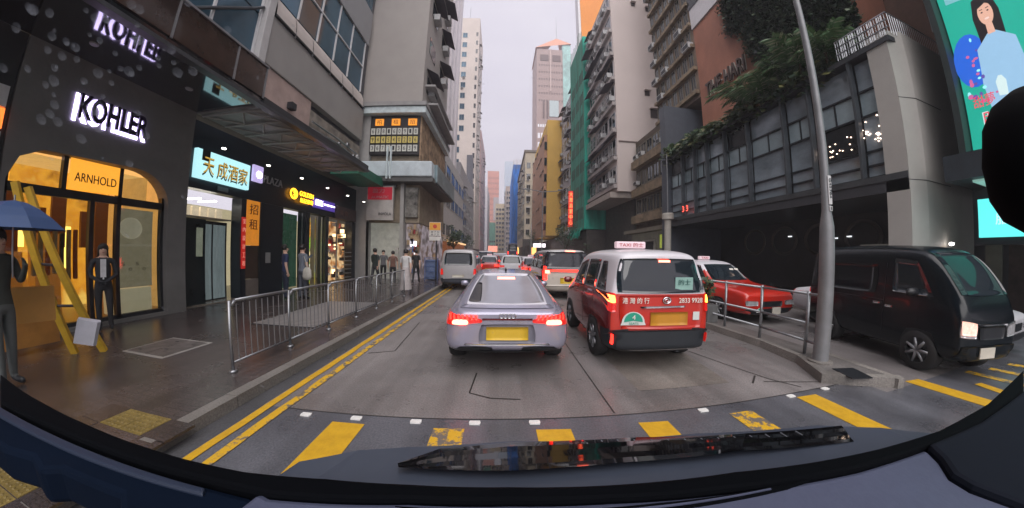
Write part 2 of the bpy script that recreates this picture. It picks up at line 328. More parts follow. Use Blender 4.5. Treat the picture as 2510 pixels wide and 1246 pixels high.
decal(av, 'rear', [(-.70, .985), (.70, .985), (.66, 1.01), (-.66, 1.01)], 'spoiler_lip', paintlav, A, .04, 12)
decal(av, 'rear', [(-.17, 1.285), (.17, 1.285), (.165, 1.315), (-.165, 1.315)], 'brake_light', redhot, A, .02, 6)
for k in range(4):
    r_ = B().lathe([(.026, 0), (.032, .006), (.038, 0), (.032, -.006), (.026, 0)], axis='y', n=16).mesh('badge_ring', chrome, True)
    h = av.ray_cast(Vector((-.084+k*.056, -2, .895)), Vector((0, 1, 0)))[0]; put(r_, 'badge_ring', A, loc=(h.x, h.y-.012, h.z), local=True)
decal(av, 'top', [(-.02, 1.75), (.02, 1.75), (.008, 1.95), (-.008, 1.95)], 'roof_aerial', black, A, .05, 3)

# --- the hatchback taxi
taxired = M('taxi_red_paint', (.50, .022, .012), .28, 0, var=.04, coat=.7, sc=1); taxiwhite = M('taxi_white_roof', (.60, .58, .62), .3, var=.04, coat=.4, sc=1)
darkred = M('taxi_red_dark_side', (.16, .012, .014), .16, .1, var=.04, coat=1, sc=1)  # same red darkened, the sides' dark reflections are put into the colour
plum = M('bumper_black_plastic', (.016, .02, .026), .5, var=.1)
TX = T('hatchback_taxi', 'tall red taxi with white roof and lit brake lights in the right lane', 'taxi', (2.37, 3.66, 0), -.035); TX.scale = (.955, 1, 1.02)
ky = lambda y: y if y < .4 else .4+(y-.4)*.70
st = [(0, .36, 1.08, 1.66, .79, .60, .12), (.06, .26, 1.08, 1.72, .835, .655, .12), (.3, .22, 1.08, 1.755, .85, .68, .1), (1.2, .2, 1.08, 1.775, .85, .69, .0), (2.2, .2, 1.07, 1.765, .85, .68, 0), (2.8, .2, 1.05, 1.68, .85, .66, 0),
      (3.25, .2, 1.02, 1.36, .84, .66, 0), (3.55, .2, .98, 1.08, .84, .70, 0), (4.1, .22, .86, .93, .82, .68, 0), (4.38, .32, .7, .76, .74, .6, 0)]
st = [(ky(a[0]),)+a[1:] for a in st]
tb, tv = loft(st, 'body', [taxired, taxiwhite, plum, darkred], lambda c: 2 if c.z < .60 and c.y < .35 else 1 if c.z > 1.635 else (3 if abs(c.x) > .8 and c.z > .3 else (2 if c.z < .3 else 0)) if c.z < 1.1 else 1, TX)
decal(tv, 'rear', [(-.74, 1.13), (.76, 1.13), (.67, 1.63), (-.66, 1.63)], 'rear_window', glassd, TX, .012, 14, .05)
decal(tv, 'rear', [(-.66, .62), (.68, .62), (.72, 1.10), (-.70, 1.10)], 'tailgate', taxired, TX, .016, 12, .03)
decal(tv, 'rear', [(-.84, .24), (.84, .24), (.84, .60), (-.84, .60)], 'bumper', plum, TX, .04, 14, .04)
decal(tv, 'rear', [(-.62, .305), (.60, .305), (.60, .32), (-.62, .32)], 'bumper_trim', chrome, TX, .046, 8)
decal(tv, 'rear', [(-.05, 1.575), (.13, 1.575), (.13, 1.605), (-.05, 1.605)], 'brake_light', redhot, TX, .03, 4)
decal(tv, 'rear', [(-.36, .925), (.36, .935), (.36, .957), (-.36, .947)], 'tailgate_handle', chrome, TX, .045, 8)
decal(tv, 'rear', [(-.20, .67), (.42, .67), (.42, .86), (-.20, .86)], 'number_plate', M('amber_number_plate', (.50, .22, .02), .5, var=.06), TX, .03, 4)
for s in (-1, 1):
    tl = decal(tv, 'rear', [(s*.73, .86), (s*.83, .86), (s*.83, 1.13), (s*.74, 1.13)], 'tail_light', redpl, TX, .024, 8, .06)
    decal(tv, 'rear', [(s*.74, .99), (s*.82, .99), (s*.82, 1.10), (s*.75, 1.10)], 'lamp_core', glow('lit_brake_core', (1, .12, .03), 9) if s < 0 else ambl, tl, .034, 5, .1)
    decal(tv, 'rear', [(s*.77, .40), (s*.79, .40), (s*.79, .54), (s*.77, .54)], 'bumper_reflector', redlit if s < 0 else redpl, TX, .05, 3)
    sd = 'left' if s < 0 else 'right'
    for qd in ([(.25, 1.13), (.75, 1.13), (.72, 1.58), (.45, 1.58)], [(.85, 1.12), (1.75, 1.1), (1.72, 1.60), (.85, 1.60)], [(1.85, 1.1), (2.9, 1.06), (2.55, 1.50), (1.85, 1.60)]): decal(tv, sd, [(ky(a), c) for a, c in qd], 'side_window', glassd, TX, .008, 8, .03)
    decal(tv, sd, [(1.15, .98), (1.28, .98), (1.28, 1.0), (1.15, 1.0)], 'door_handle', chrome, TX, .025, 3); decal(tv, sd, [(1.9, .96), (2.02, .96), (2.02, .98), (1.9, .98)], 'door_handle', chrome, TX, .025, 3)
    decal(tv, sd, [(.78, .3), (.79, .3), (.79, 1.08), (.78, 1.08)], 'door_seam', black, TX, .003, 6); decal(tv, sd, [(1.37, .3), (1.38, .3), (1.38, 1.08), (1.37, 1.08)], 'door_seam', black, TX, .003, 6)
    for yy in (.72, 2.45): decal(tv, sd, [(yy-.38, .2), (yy+.38, .2), (yy+.22, .66), (yy-.22, .66)], 'wheel_arch', black, TX, .004, 8, .12); wheel(TX, s*.755, yy, .32, .2)
    mirror_part(TX, s*.84, 2.15, 1.12, s, darkred)
def on_rear(bvh, x, z): return bvh.ray_cast(Vector((x, -3, z)), Vector((0, 1, 0)))[0].y
paleg = M('pale_lettering', (.75, .72, .66), .5, var=0)
text('港 灣 的 行', .42, .085, (-.44, on_rear(tv, -.44, 1.03)-.035, 1.03), 0, paleg, .008, TX, local=True)
text('2833 9928', .40, .07, (.46, on_rear(tv, .46, 1.03)-.035, 1.03), 0, paleg, .008, TX, local=True)
bb = B().lathe([(.040, 0), (.052, -.012), (.064, 0), (.052, .01), (.040, 0)], axis='y', n=20).lathe([(.018, 0), (.024, -.01), (.03, 0)], axis='y', n=14)
put(bb.mesh('badge', chrome, True), 'badge', TX, loc=(.06, on_rear(tv, 0, 1.03)-.03, 1.03), local=True, scale=(1.2, 1, .85))
gp = [(.15*math.cos(PI*k/10), .15*math.sin(PI*k/10)) for k in range(11)]
gm = wall_hole([(x*1.2, z) for x, z in gp]+[(-.2, -.04), (.2, -.04)], [], .006)
o = put(gm, 'seat_count_sticker', TX, loc=(-.47, on_rear(tv, -.47, .8)-.03, .72), local=True); gm.materials.append(M('sticker_white', (.6, .62, .6), .5, var=0))
gm2 = wall_hole([(x*.98, z*.9) for x, z in gp]+[(0, .02)], [], .006); gm2.materials.append(M('sticker_green', (.02, .30, .20), .5, var=0)); put(gm2, 'sticker_face', o, loc=(0, -.006, .005), local=True)
text('4', .05, .065, (0, -.014, .075), 0, paleg, .004, o, local=True); text('SEATS', .15, .03, (0, -.014, -.012), 0, M('sticker_green'), .004, o, local=True)
put(B().box(-.055, .055, 0, .006, -.06, .06).mesh('small_sticker', M('sticker_white')), 'small_sticker', TX, loc=(.57, on_rear(tv, .57, .8)-.03, .80), local=True)
put(B().box(-.15, .15, 0, .006, -.09, .09).mesh('window_notice', M('notice_mint', (.25, .42, .38), .5)), 'window_notice', TX, loc=(.36, on_rear(tv, .4, 1.26)-.022, 1.27), local=True, rz=.0)
text('的士', .2, .08, (.36, on_rear(tv, .4, 1.26)-.03, 1.29), 0, M('notice_ink', (.04, .12, .11), .6, var=0), .004, TX, local=True)
rs = B().box(-.27, .27, -.06, .06, 0, .115).mesh('roof_sign', M('sign_pink_white', (.55, .42, .46), .4, e=(1, .75, .8), es=.25, var=0))
rso = put(rs, 'roof_sign', TX, loc=(-.18, .75, 1.785), local=True, bevel=.02); text('TAXI 的士', .44, .07, (0, -.062, .06), 0, M('sign_red_ink', (.4, .03, .04), .5, var=0), .005, rso, local=True)

# --- generic boxy van / car seen from behind or in front
def van(name, label, cat, loc, rz, W, H, Lg, paint, lower=None, roofm=None, group=None, lit=True, light_style='side', plate=None, sz=None, frontlit=False, sidewin=True, belt=1.05):
    P = T(name, label, cat, loc, rz, group); h = W/2; s = H/1.9; lower = lower or paint; roofm = roofm or paint; bz = belt*s
    st = [(0, .38, bz, H*.96, h*.93, h*.80, .10), (.06, .28, bz, H*.985, h*.985, h*.86, .08), (.4, .24, bz, H, h, h*.88, .05), (Lg*.45, .24, bz, H, h, h*.88, 0), (Lg*.68, .24, bz, H*.985, h, h*.87, 0),
          (Lg*.82, .24, bz, H*.95, h, h*.86, 0), (Lg*.935, .25, bz*.97, H*.70, h*.99, h*.84, 0), (Lg*.985, .28, bz*.90, bz*1.0, h*.97, h*.82, 0), (Lg, .36, bz*.7, bz*.78, h*.88, h*.72, 0)]
    ob, bv = loft(st, 'body', [paint, lower, roofm, black], lambda c: 3 if c.z < .30 else 1 if c.z < .55*s else 2 if c.z > H*.95 else 0, P, 2)
    decal(bv, 'rear', [(-h*.78, bz+.10), (h*.78, bz+.10), (h*.72, H*.91), (-h*.72, H*.91)], 'rear_window', glassd, P, .012, 8, .05)
    decal(bv, 'front', [(-h*.82, bz+.12), (h*.82, bz+.12), (h*.72, H*.93), (-h*.72, H*.93)], 'windscreen', glassd, P, .012, 8, .05)
    decal(bv, 'rear', [(-h*.92, .26), (h*.92, .26), (h*.92, .52*s), (-h*.92, .52*s)], 'rear_bumper', lower if lower is not paint else black, P, .03, 8, .04)
    decal(bv, 'front', [(-h*.92, .26), (h*.92, .26), (h*.92, .50*s), (-h*.92, .50*s)], 'front_bumper', lower if lower is not paint else paint, P, .03, 8, .04)
    decal(bv, 'front', [(-h*.42, .58*s), (h*.42, .58*s), (h*.46, .76*s), (-h*.46, .76*s)], 'grille', black, P, .02, 6, .05)
    pm = plate or plate_y
    decal(bv, 'rear', [(-.26, .60*s), (.26, .60*s), (.26, .72*s), (-.26, .72*s)], 'number_plate', pm, P, .03, 3)
    for sg in (-1, 1):
        a = decal(bv, 'rear', [(sg*h*.80, .72*s), (sg*h*.97, .72*s), (sg*h*.95, (1.25 if light_style == 'tall' else 1.0)*s), (sg*h*.83, (1.25 if light_style == 'tall' else 1.0)*s)], 'tail_light', redlit if lit else redpl, P, .02, 5, .06)
        b = decal(bv, 'front', [(sg*h*.52, .60*s), (sg*h*.95, .62*s), (sg*h*.93, .82*s), (sg*h*.52, .76*s)], 'headlight', M('headlamp_lens', (.5, .5, .52), .1, .4, var=.2, sc=12) if not frontlit else glow('lit_headlamp', (1, .85, .7), 3), P, .02, 6, .06)
        sd = 'left' if sg < 0 else 'right'
        if sidewin:
            for a0, a1 in ((.08, .36), (.38, .62)): decal(bv, sd, [(Lg*a0, bz+.10), (Lg*a1, bz+.10), (Lg*a1, H*.88), (Lg*a0, H*.88)], 'side_window', glassd, P, .008, 6, .03)
        decal(bv, sd, [(Lg*.64, bz+.08), (Lg*.86, bz+.06), (Lg*.76, H*.86), (Lg*.64, H*.88)], 'side_window', glassd, P, .008, 6, .03)
        for yy in (Lg*.2, Lg*.80): decal(bv, sd, [(yy-.38, .22), (yy+.38, .22), (yy+.22, .64), (yy-.22, .64)], 'wheel_arch', black, P, .004, 6, .12); wheel(P, sg*(h-.10), yy, .31, .2)
        mirror_part(P, sg*h*.97, Lg*.78, bz+.12, sg, black)
    return P, bv
def car(name, label, cat, loc, rz, W, H, Lg, paint, roofm=None, group=None, lit=True, taxisign=False, hatch=False):
    P = T(name, label, cat, loc, rz, group); h = W/2; bz = .585*H; roofm = roofm or paint
    if hatch: r = [(0, .36, bz, H*.90, h*.9, h*.68, .22), (.08, .26, bz, H*.97, h*.97, h*.74, .2), (.6, .2, bz, H, h, h*.76, .0)]
    else: r = [(0, .36, bz*.88, bz*.96, h*.9, h*.78, 0), (.1, .25, bz*.93, bz*1.03, h*.97, h*.84, 0), (.75, .2, bz, bz*1.12, h, h*.8, 0), (1.25, .2, bz, H*.95, h, h*.72, 0)]
    st = r+[(Lg*.42, .2, bz, H, h, h*.74, 0), (Lg*.52, .2, bz, H*.985, h, h*.74, 0), (Lg*.58, .2, bz, H*.95, h, h*.74, 0), (Lg*.66, .2, bz*.98, H*.76, h, h*.76, 0), (Lg*.70, .2, bz*.96, bz*1.08, h, h*.84, 0), (Lg*.75, .2, bz*.94, bz*1.01, h, h*.86, 0), (Lg*.95, .22, bz*.86, bz*.92, h*.98, h*.88, 0), (Lg*.99, .26, bz*.80, bz*.86, h*.95, h*.86, 0), (Lg, .32, bz*.68, bz*.76, h*.90, h*.80, 0)]
    ob, bv = loft(st, 'body', [paint, roofm, black], lambda c: 1 if c.z > H*(.80 if roofm is not paint else .94) else 2 if c.z < .28 else 0, P, 2)
    decal(bv, 'rear', [(-h*.72, bz+.10), (h*.72, bz+.10), (h*.60, H*.93), (-h*.60, H*.93)], 'rear_window', glassd, P, .012, 8, .05)
    decal(bv, 'front', [(-h*.76, bz+.08), (h*.76, bz+.08), (h*.62, H*.92), (-h*.62, H*.92)], 'windscreen', glassd, P, .012, 8, .05)
    decal(bv, 'rear', [(-.25, .48), (.25, .48), (.25, .58), (-.25, .58)], 'number_plate', plate_y, P, .02, 3)
    decal(bv, 'front', [(-h*.40, .46), (h*.40, .46), (h*.42, .60), (-h*.42, .60)], 'grille', black, P, .02, 5, .05)
    decal(bv, 'front', [(-h*.93, .24), (h*.93, .24), (h*.93, .42), (-h*.93, .42)], 'front_bumper', black, P, .03, 8, .04)
    for sg in (-1, 1):
        decal(bv, 'rear', [(sg*h*.55, bz*.80), (sg*h*.93, bz*.80), (sg*h*.93, bz*.97), (sg*h*.55, bz*.95)], 'tail_light', redlit if lit else redpl, P, .02, 5, .06)
        decal(bv, 'front', [(sg*h*.52, .50), (sg*h*.93, .50), (sg*h*.93, .63), (sg*h*.52, .61)], 'headlight', M('headlamp_lens', (.5, .5, .52), .1, .4, var=.2, sc=12), P, .02, 5, .06)
        sd = 'left' if sg < 0 else 'right'
        for a in ([(Lg*.22, bz+.06), (Lg*.42, bz+.06), (Lg*.42, H*.91), (Lg*.30, H*.91)], [(Lg*.44, bz+.06), (Lg*.68, bz+.05), (Lg*.58, H*.90), (Lg*.44, H*.91)]): decal(bv, sd, a, 'side_window', glassd, P, .008, 6, .03)
        for yy in (Lg*.2, Lg*.80): decal(bv, sd, [(yy-.36, .2), (yy+.36, .2), (yy+.2, .62), (yy-.2, .62)], 'wheel_arch', black, P, .004, 6, .12); wheel(P, sg*(h-.10), yy, .30, .2)
        mirror_part(P, sg*h*.97, Lg*.62, bz+.06, sg, black)
    if taxisign: o = put(B().box(-.2, .2, -.05, .05, 0, .11).mesh('roof_sign', M('sign_pink_white')), 'roof_sign', P, loc=(0, Lg*.45, H+.005), local=True, bevel=.015); text('TAXI', .26, .07, (0, .056 if abs(rz) > 2 else -.056, .055), PI if abs(rz) > 2 else 0, M('sign_red_ink'), .004, o, local=True)
    return P, bv
silverp = M('silver_van_paint', (.36, .35, .36), .35, .3, var=.05, sc=1, coat=.3); blackp = M('gloss_black_paint', (.006, .011, .015), .09, 0, var=.1, coat=1, sc=1)
creamp = M('pearl_white_paint', (.55, .50, .44), .3, 0, var=.05, sc=1, coat=.4); whitep = M('white_car_paint', (.55, .55, .58), .3, 0, var=.05, coat=.4)
vpn = M('white_number_plate', (.55, .52, .45), .5)
van('parked_van', 'silver van with black rear roof edge stopped at the left kerb', 'van', (-1.93, 11.95, 0), .02, 1.66, 1.88, 4.7, silverp, M('van_black_bumper', (.03, .035, .05), .5), None, plate=vpn, lit=False)
SU, sv = van('people_carrier', 'cream people carrier with black upper body and red light strip ahead of the tall taxi', 'car', (2.50, 9.75, 0), 0, 1.86, 1.90, 4.9, M('carrier_black_upper', (.02, .02, .024), .2, coat=.8), M('carrier_grey_lower', (.30, .27, .24), .4), M('carrier_roof', (.40, .40, .41), .3, .2), light_style='tall', belt=1.0)
decal(sv, 'rear', [(-.88, 1.16), (.88, 1.16), (.76, 1.80), (-.76, 1.80)], 'tailgate_glass', M('tinted_tailgate_glass', (.03, .032, .04), .08, 0, var=.3, spec=.8), SU, .03, 8, .04)
decal(sv, 'rear', [(-.86, .50), (.86, .50), (.86, 1.04), (-.86, 1.04)], 'tailgate', creamp, SU, .022, 8, .02); decal(sv, 'rear', [(-.26, .68), (.26, .68), (.26, .82), (-.26, .82)], 'number_plate', plate_y, SU, .034, 3)
decal(sv, 'rear', [(-.86, 1.05), (.86, 1.05), (.86, 1.12), (-.86, 1.12)], 'light_strip', redlit, SU, .035, 8); decal(sv, 'rear', [(-.82, .98), (-.66, .98), (-.66, 1.10), (-.82, 1.10)], 'lamp_core', redhot, SU, .05, 4)
decal(sv, 'rear', [(-.05, 1.81), (.30, 1.81), (.30, 1.85), (-.05, 1.85)], 'brake_light', redhot, SU, .05, 4)
far = 'cars queueing far ahead'
car('queueing_car', 'red taxi with white roof queueing just past the silver van', 'taxi', (-.95, 19.5, 0), 0, 1.7, 1.55, 4.5, taxired, taxiwhite, far, taxisign=True)
van('queueing_van', 'dark blue van further along the left lane beyond the silver van', 'van', (-1.6, 26, 0), 0, 1.7, 1.95, 4.6, M('navy_van_paint', (.05, .06, .12), .3, coat=.5), roofm=white, group=far)
car('queueing_car', 'white hatchback in the middle of the queue between the two lanes', 'car', (.72, 17.6, 0), 0, 1.75, 1.62, 4.2, whitep, None, far, lit=False, hatch=True)
car('queueing_car', 'taxi with pale roof right behind the people carrier in view', 'taxi', (2.1, 16.2, 0), 0, 1.7, 1.52, 4.5, taxired, taxiwhite, far, taxisign=True)
car('queueing_car', 'small red car deep in the left lane of the queue', 'car', (-.9, 33, 0), 0, 1.7, 1.5, 4.4, taxired, None, far)
car('queueing_car', 'grey car deep in the right lane of the queue', 'car', (2.3, 24, 0), 0, 1.75, 1.5, 4.5, silverp, None, far)
car('queueing_car', 'black car farthest back between the lanes', 'car', (.9, 27, 0), 0, 1.75, 1.5, 4.5, blackp, None, far)
bus, bsv = van('double_decker_bus', 'dark double decker bus far down the street ahead of the queue', 'bus', (2.8, 62, 0), 0, 2.5, 4.3, 11, M('bus_slate_paint', (.05, .05, .09), .4), None, None)
decal(bsv, 'rear', [(-.9, 3.2), (.9, 3.2), (.9, 3.9), (-.9, 3.9)], 'upper_window', glassd, bus, .04, 5, .05)
# --- oncoming side
TC = car('saloon_taxi', 'old red saloon taxi with white roof facing us behind the island railing', 'taxi', (6.80, 10.25, 0), PI, 1.74, 1.60, 4.6, taxired, taxiwhite, None, lit=False, taxisign=True)
P, bv = TC
fy = lambda x, z: bv.ray_cast(Vector((x, 9, z)), Vector((0, -1, 0)))[0].y
o = put(gm, 'seat_count_sticker', P, loc=(.42, fy(.4, .38)+.05, .36), local=True, rz=PI, scale=(.6, 1, .6)); put(gm2, 'sticker_face', o, loc=(0, -.006, .005), local=True)
np_ = put(B().box(-.14, .14, -.008, .008, -.09, .09).mesh('number_plate', vpn), 'number_plate', P, loc=(-.12, fy(0, .36)+.05, .36), local=True)
for x in (-.5, -.3): put(B().box(-.07, .07, -.004, .004, -.03, .03).mesh('windscreen_label', paleg), 'windscreen_label', P, loc=(x, fy(x, 1.32)+.02, 1.32), local=True, rot=(.5, 0, 0))
s_, c_ = math.sin(.294), math.cos(.294); Lv = 3.2
vx, vy = 6.13+.70*c_+Lv*s_, 1.93-.70*s_+Lv*c_
BV, bv = van('parked_van', 'glossy black van with lit headlamp turning past the end of the traffic island', 'van', (vx, vy, 0), PI-.294, 1.30, 1.96, Lv, M('black_van_paint', (.002, .005, .008), .25, 0, var=.1, coat=.12, sc=1, spec=.35), None, None, lit=False, sidewin=False)
fy = lambda x, z: bv.ray_cast(Vector((x, 9, z)), Vector((0, -1, 0)))[0].y
decal(bv, 'front', [(.36, .66), (.66, .68), (.66, .88), (.36, .84)], 'headlight', M('warm_headlamp', (.5, .4, .38), .15, .3, e=(1, .5, .38), es=.9, var=.5, sc=14), BV, .034, 6, .08)
decal(bv, 'front', [(-.30, .80), (.32, .80), (.32, .82), (-.30, .82)], 'grille_trim', chrome, BV, .04, 6)
put(B().box(-.16, .16, -.008, .008, -.075, .075).mesh('number_plate', vpn), 'number_plate', BV, loc=(.12, fy(.1, .4)+.05, .42), local=True)
decal(bv, 'right', [(.35, 1.10), (1.75, 1.10), (1.75, 1.62), (.42, 1.62)], 'side_window', M('black_tinted_glass', (.003, .006, .009), .15, var=0), BV, .008, 8, .05)
for a in ([(1.9, .32), (1.905, .32), (1.905, 1.64), (1.9, 1.64)], [(.3, 1.0), (1.9, 1.0), (1.9, 1.01), (.3, 1.01)]): decal(bv, 'right', a, 'door_seam', black, BV, .006, 8)
decal(bv, 'right', [(1.72, .93), (1.86, .93), (1.86, .965), (1.72, .965)], 'door_handle', chrome, BV, .03, 3); decal(bv, 'right', [(1.96, .90), (2.1, .90), (2.1, .935), (1.96, .935)], 'door_handle', chrome, BV, .03, 3)
car('waiting_car', 'white car nose just showing beyond the front of the black van', 'car', (9.15, 6.3, 0), PI-.05, 1.75, 1.45, 4.4, whitep, None, None, lit=False)
# ---------------------------------------------------------------- ground, road, kerbs, markings
conc = wet_ground('damp_concrete_road', (.185, .170, .168), .20, .52, .55)
asph = wet_ground('dark_crossing_asphalt', (.098, .100, .115), .22, .5, .9)
pav = wet_ground('brown_pavement_paving', (.062, .051, .050), .07, .36, .5, (.2, .1))
paint_y = worn('yellow_road_paint', (.62, .36, .015), (.16, .13, .10), .30, 7); paint_w = worn('worn_yellow_road_paint', (.62, .36, .015), (.14, .12, .10), .46, 7)
kerbm = wet_ground('kerb_concrete', (.20, .185, .17), .4, .7, 1.2)
kind(B().quad((-400, -30, -.02), (400, -30, -.02), (400, 1500, -.02), (-400, 1500, -.02)).go('ground', wet_ground('ground_grey', (.12, .12, .12), .5, .8, .1)))
kind(B().quad((-2.95, 2.62, 0), (4.92, 2.62, 0), (4.92, 400, 0), (-2.95, 400, 0)).quad((5.35, 2.2, 0), (10, 2.2, 0), (10, 400, 0), (5.35, 400, 0)).quad((4.92, 2.2, 0), (5.35, 2.2, 0), (5.35, 2.62, 0), (4.92, 2.62, 0)).go('road', conc))
kind(B().quad((-2.95, -8, 0), (10, -8, 0), (10, 2.62, -0.0), (-2.95, 2.62, 0)).go('crossing_road', asph).location) if 0 else None
o = kind(B().quad((-2.95, -8, 0), (14, -8, 0), (14, 2.2, 0), (-2.95, 2.2, 0)).quad((-2.95, 2.2, 0), (4.92, 2.2, 0), (4.92, 2.62, 0), (-2.95, 2.62, 0)).go('crossing_road', asph))
kind(B().quad((10, 2.2, -.004), (60, 2.2, -.004), (60, 4.4, -.004), (10, 4.4, -.004)).go('side_lane', asph))
PV = kind(B().box(-40, -2.97, -8, 400, -.1, .13).go('pavement', pav)); PR = kind(B().box(9.9, 40, 4.4, 400, -.1, .13).go('far_pavement', pav))
# kerb stones, each a part of the pavement
kd = {}
def kstones(par, x0, x1, y0, y1, step, z=.135):
    y = y0
    while y < y1:
        l = min(step, y1-y); key = (round(x1-x0, 3), round(l, 3))
        if key not in kd: kd[key] = B().box(0, x1-x0, .006, l-.006, -.14, 0).mesh('kerb_stone', kerbm)
        put(kd[key], 'kerb_stone', par, loc=(x0+random.uniform(-.004, .004), y, z+random.uniform(-.004, .004))); y += step
kstones(PV, -2.97, -2.82, -.2, 50, .9); kind(B().box(-2.96, -2.83, 50, 400, -.1, .132).go('kerb', kerbm)); kind(B().box(9.77, 9.9, 4.4, 400, -.1, .132).go('kerb', kerbm))
kind(B().quad((-2.82, -8, .004), (-2.60, -8, .004), (-2.60, 120, .004), (-2.82, 120, .004)).go('gutter', wet_ground('gutter_dark', (.07, .07, .075), .2, .5, 1)))
def lines(x, wd, name, m, seed):
    random.seed(seed); b = B(); y = -3.
    while y < 90:   # edges wander a little like brushed paint
        n = y+.35; b.quad((x+lines.j, y, .009), (x+wd+lines.k, y, .009), (x+wd+(k2 := random.uniform(-.012, .012)), n, .009), (x+(j2 := random.uniform(-.01, .01)), n, .009)); lines.j, lines.k = j2, k2; y = n
    return kind(b.go(name, m))
lines.j = lines.k = 0
lines(-2.57, .10, 'kerb_line', paint_y, 1); lines(-2.37, .10, 'kerb_line', paint_w, 2)
stripes = [((-1.66, 2.465), (-1.32, 2.465), (-1.32, .3), (-1.66, .3)), ((-.63, 2.46), (-.33, 2.46), (-.33, .3), (-.63, .3)), ((.36, 2.44), (.70, 2.43), (.70, .3), (.36, .3)), ((1.41, 2.46), (1.73, 2.44), (1.73, .3), (1.41, .3)),
           ((2.48, 2.43), (2.78, 2.43), (2.78, .3), (2.48, .3)), ((3.60, 2.52), (3.92, 2.50), (3.86, .4), (3.56, .4)), ((5.60, 2.30), (5.90, 2.26), (5.95, .3), (5.60, .3)), ((6.45, 1.75), (6.62, 1.72), (6.35, .6), (6.10, .6))]
for i, s in enumerate(stripes):
    b = B(); m = 8
    for k in range(m):
        f = lambda a, c, t: (s[a][0]+(s[c][0]-s[a][0])*t, s[a][1]+(s[c][1]-s[a][1])*t, .005)
        b.quad(f(0, 3, k/m), f(1, 2, k/m), f(1, 2, (k+1)/m), f(0, 3, (k+1)/m))
    kind(b.go('crossing_stripe', paint_w if i in (1, 4) else paint_y))
for a in ((6.98, 2.05, 7.0, .9), (7.55, 1.9, 7.7, .9), (8.2, 1.8, 8.5, .8), (8.9, 1.7, 9.3, .7)): kind(B().quad((a[0], a[1], .005), (a[0]+.18, a[1], .005), (a[2]+.18, a[3], .005), (a[2], a[3], .005)).go('hatched_marking', paint_w))
stud = B().prism([(-.05, -.03), (.05, -.03), (.058, 0), (.05, .03), (-.05, .03), (-.058, 0)], 0, .012).mesh('road_stud', M('stud_white', (.7, .7, .68), .5, var=.1, sc=20))
for i, (x, y, where) in enumerate([(-2.0, 2.53, 'nearest the kerb lines'), (-1.45, 2.55, 'second from the kerb lines'), (-.83, 2.55, 'above the worn second stripe'), (-.24, 2.55, 'third gap of the crossing'), (.36, 2.55, 'beside the road joint under the silver car'), (2.24, 2.55, 'behind the tall taxi'), (3.55, 2.56, 'at the tip of the sixth stripe'), (4.2, 2.57, 'next to the island kerb')]):
    o = put(stud, 'road_stud', loc=(x, y, .002)); tag(o, 'small white road stud ' + where, 'road stud', 'white studs along the crossing'); o['kind'] = 'thing'
seam = M('bitumen_joint', (.025, .022, .02), .6, var=0)
def strip(pts, wd, z, name, m):
    b = B()
    for (a, c), (d, e) in zip(pts, pts[1:]):
        v = Vector((d-a, e-c)); n_ = Vector((-v.y, v.x)).normalized()*wd/2; b.quad((a-n_.x, c-n_.y, z), (a+n_.x, c+n_.y, z), (d+n_.x, e+n_.y, z), (d-n_.x, e-n_.y, z))
    return kind(b.go(name, m))
strip([(1.26, 60), (1.26, 6), (1.24, 2.66)], .018, .004, 'road_joint', seam); strip([(-2.3, 2.62), (4.9, 2.62)], .012, .004, 'road_joint', seam)
strip([(-.32, 3.7), (-.36, 3.15), (-.1, 3.03), (.25, 3.0)], .02, .004, 'road_crack', seam); strip([(3.3, 4.6), (3.55, 3.7), (3.75, 3.05), (3.95, 2.72)], .02, .004, 'road_crack', seam)
strip([(3.4, 3.0), (3.65, 3.2)], .025, .0045, 'road_crack', seam); strip([(3.6, 3.0), (4.5, 2.72)], .016, .005, 'road_crack', seam); strip([(-1.95, 6.4), (-1.8, 4.5), (-2.2, 4.35)], .02, .004, 'road_crack', seam)
kind(B().quad((1.75, 3.1, .0035), (3.1, 3.1, .0035), (3.3, 4.8, .0035), (1.75, 4.8, .0035)).go('road_patch', wet_ground('patch_concrete', (.175, .155, .14), .3, .6, 1.4)))
# pavement covers and tactile tiles
mc = M('cover_steel', (.17, .15, .145), .45, .5, var=.3, sc=6)
o = T('drain_cover', 'grey double drain cover set in the pavement in front of the bath showroom', 'drain cover', (-5.3, 3.5, .13))
B().box(-5.78, -4.84, 3.09, 3.92, .125, .138).go('frame', M('cover_rim', (.42, .40, .38), .4, .4), o); B().box(-5.73, -5.32, 3.14, 3.87, .13, .144).go('lid', mc, o); B().box(-5.30, -4.89, 3.14, 3.87, .13, .144).go('lid', mc, o)
for x, y in ((-5.6, 3.25), (-5.45, 3.75), (-5.2, 3.4), (-5.0, 3.7)): B().box(x-.03, x+.03, y-.015, y+.015, .144, .148).go('lifting_slot', black, o)
o = T('iron_grating', 'long ribbed iron grating in the pavement behind the railing', 'grating', (-4.5, 6.5, .13))
B().box(-5.35, -3.75, 5.2, 8.1, .125, .135).go('pit', black, o); gb = B().box(0, 1.5, 0, .05, 0, .02).mesh('slat', M('grating_pale', (.42, .40, .40), .35, .5))
for k in range(26): put(gb, 'slat', o, loc=(-5.3, 5.25+k*.11, .13))
tact = wet_ground('tactile_yellow', (.21, .15, .04), .4, .7, 3); tt = B().box(0, .29, 0, .29, -.02, .004)
for i in range(5):
    for j in range(5): tt.lathe([(.016, .004), (.012, .010), (.001, .011)], c=(.035+i*.055, .035+j*.055, 0), n=6)
tt = tt.mesh('tactile_tile', tact)
n = 0
for i in range(5):
    for j in range(7):
        if (i in (0, 1) and j < 3) or (i == 1 and j in (5,)) or (i == 0 and j == 5): put(tt, 'tactile_tile', PV, loc=(-3.32-.3*i, .15+.3*j, .13), rot=(random.uniform(-.008, .008), random.uniform(-.008, .008), 0))
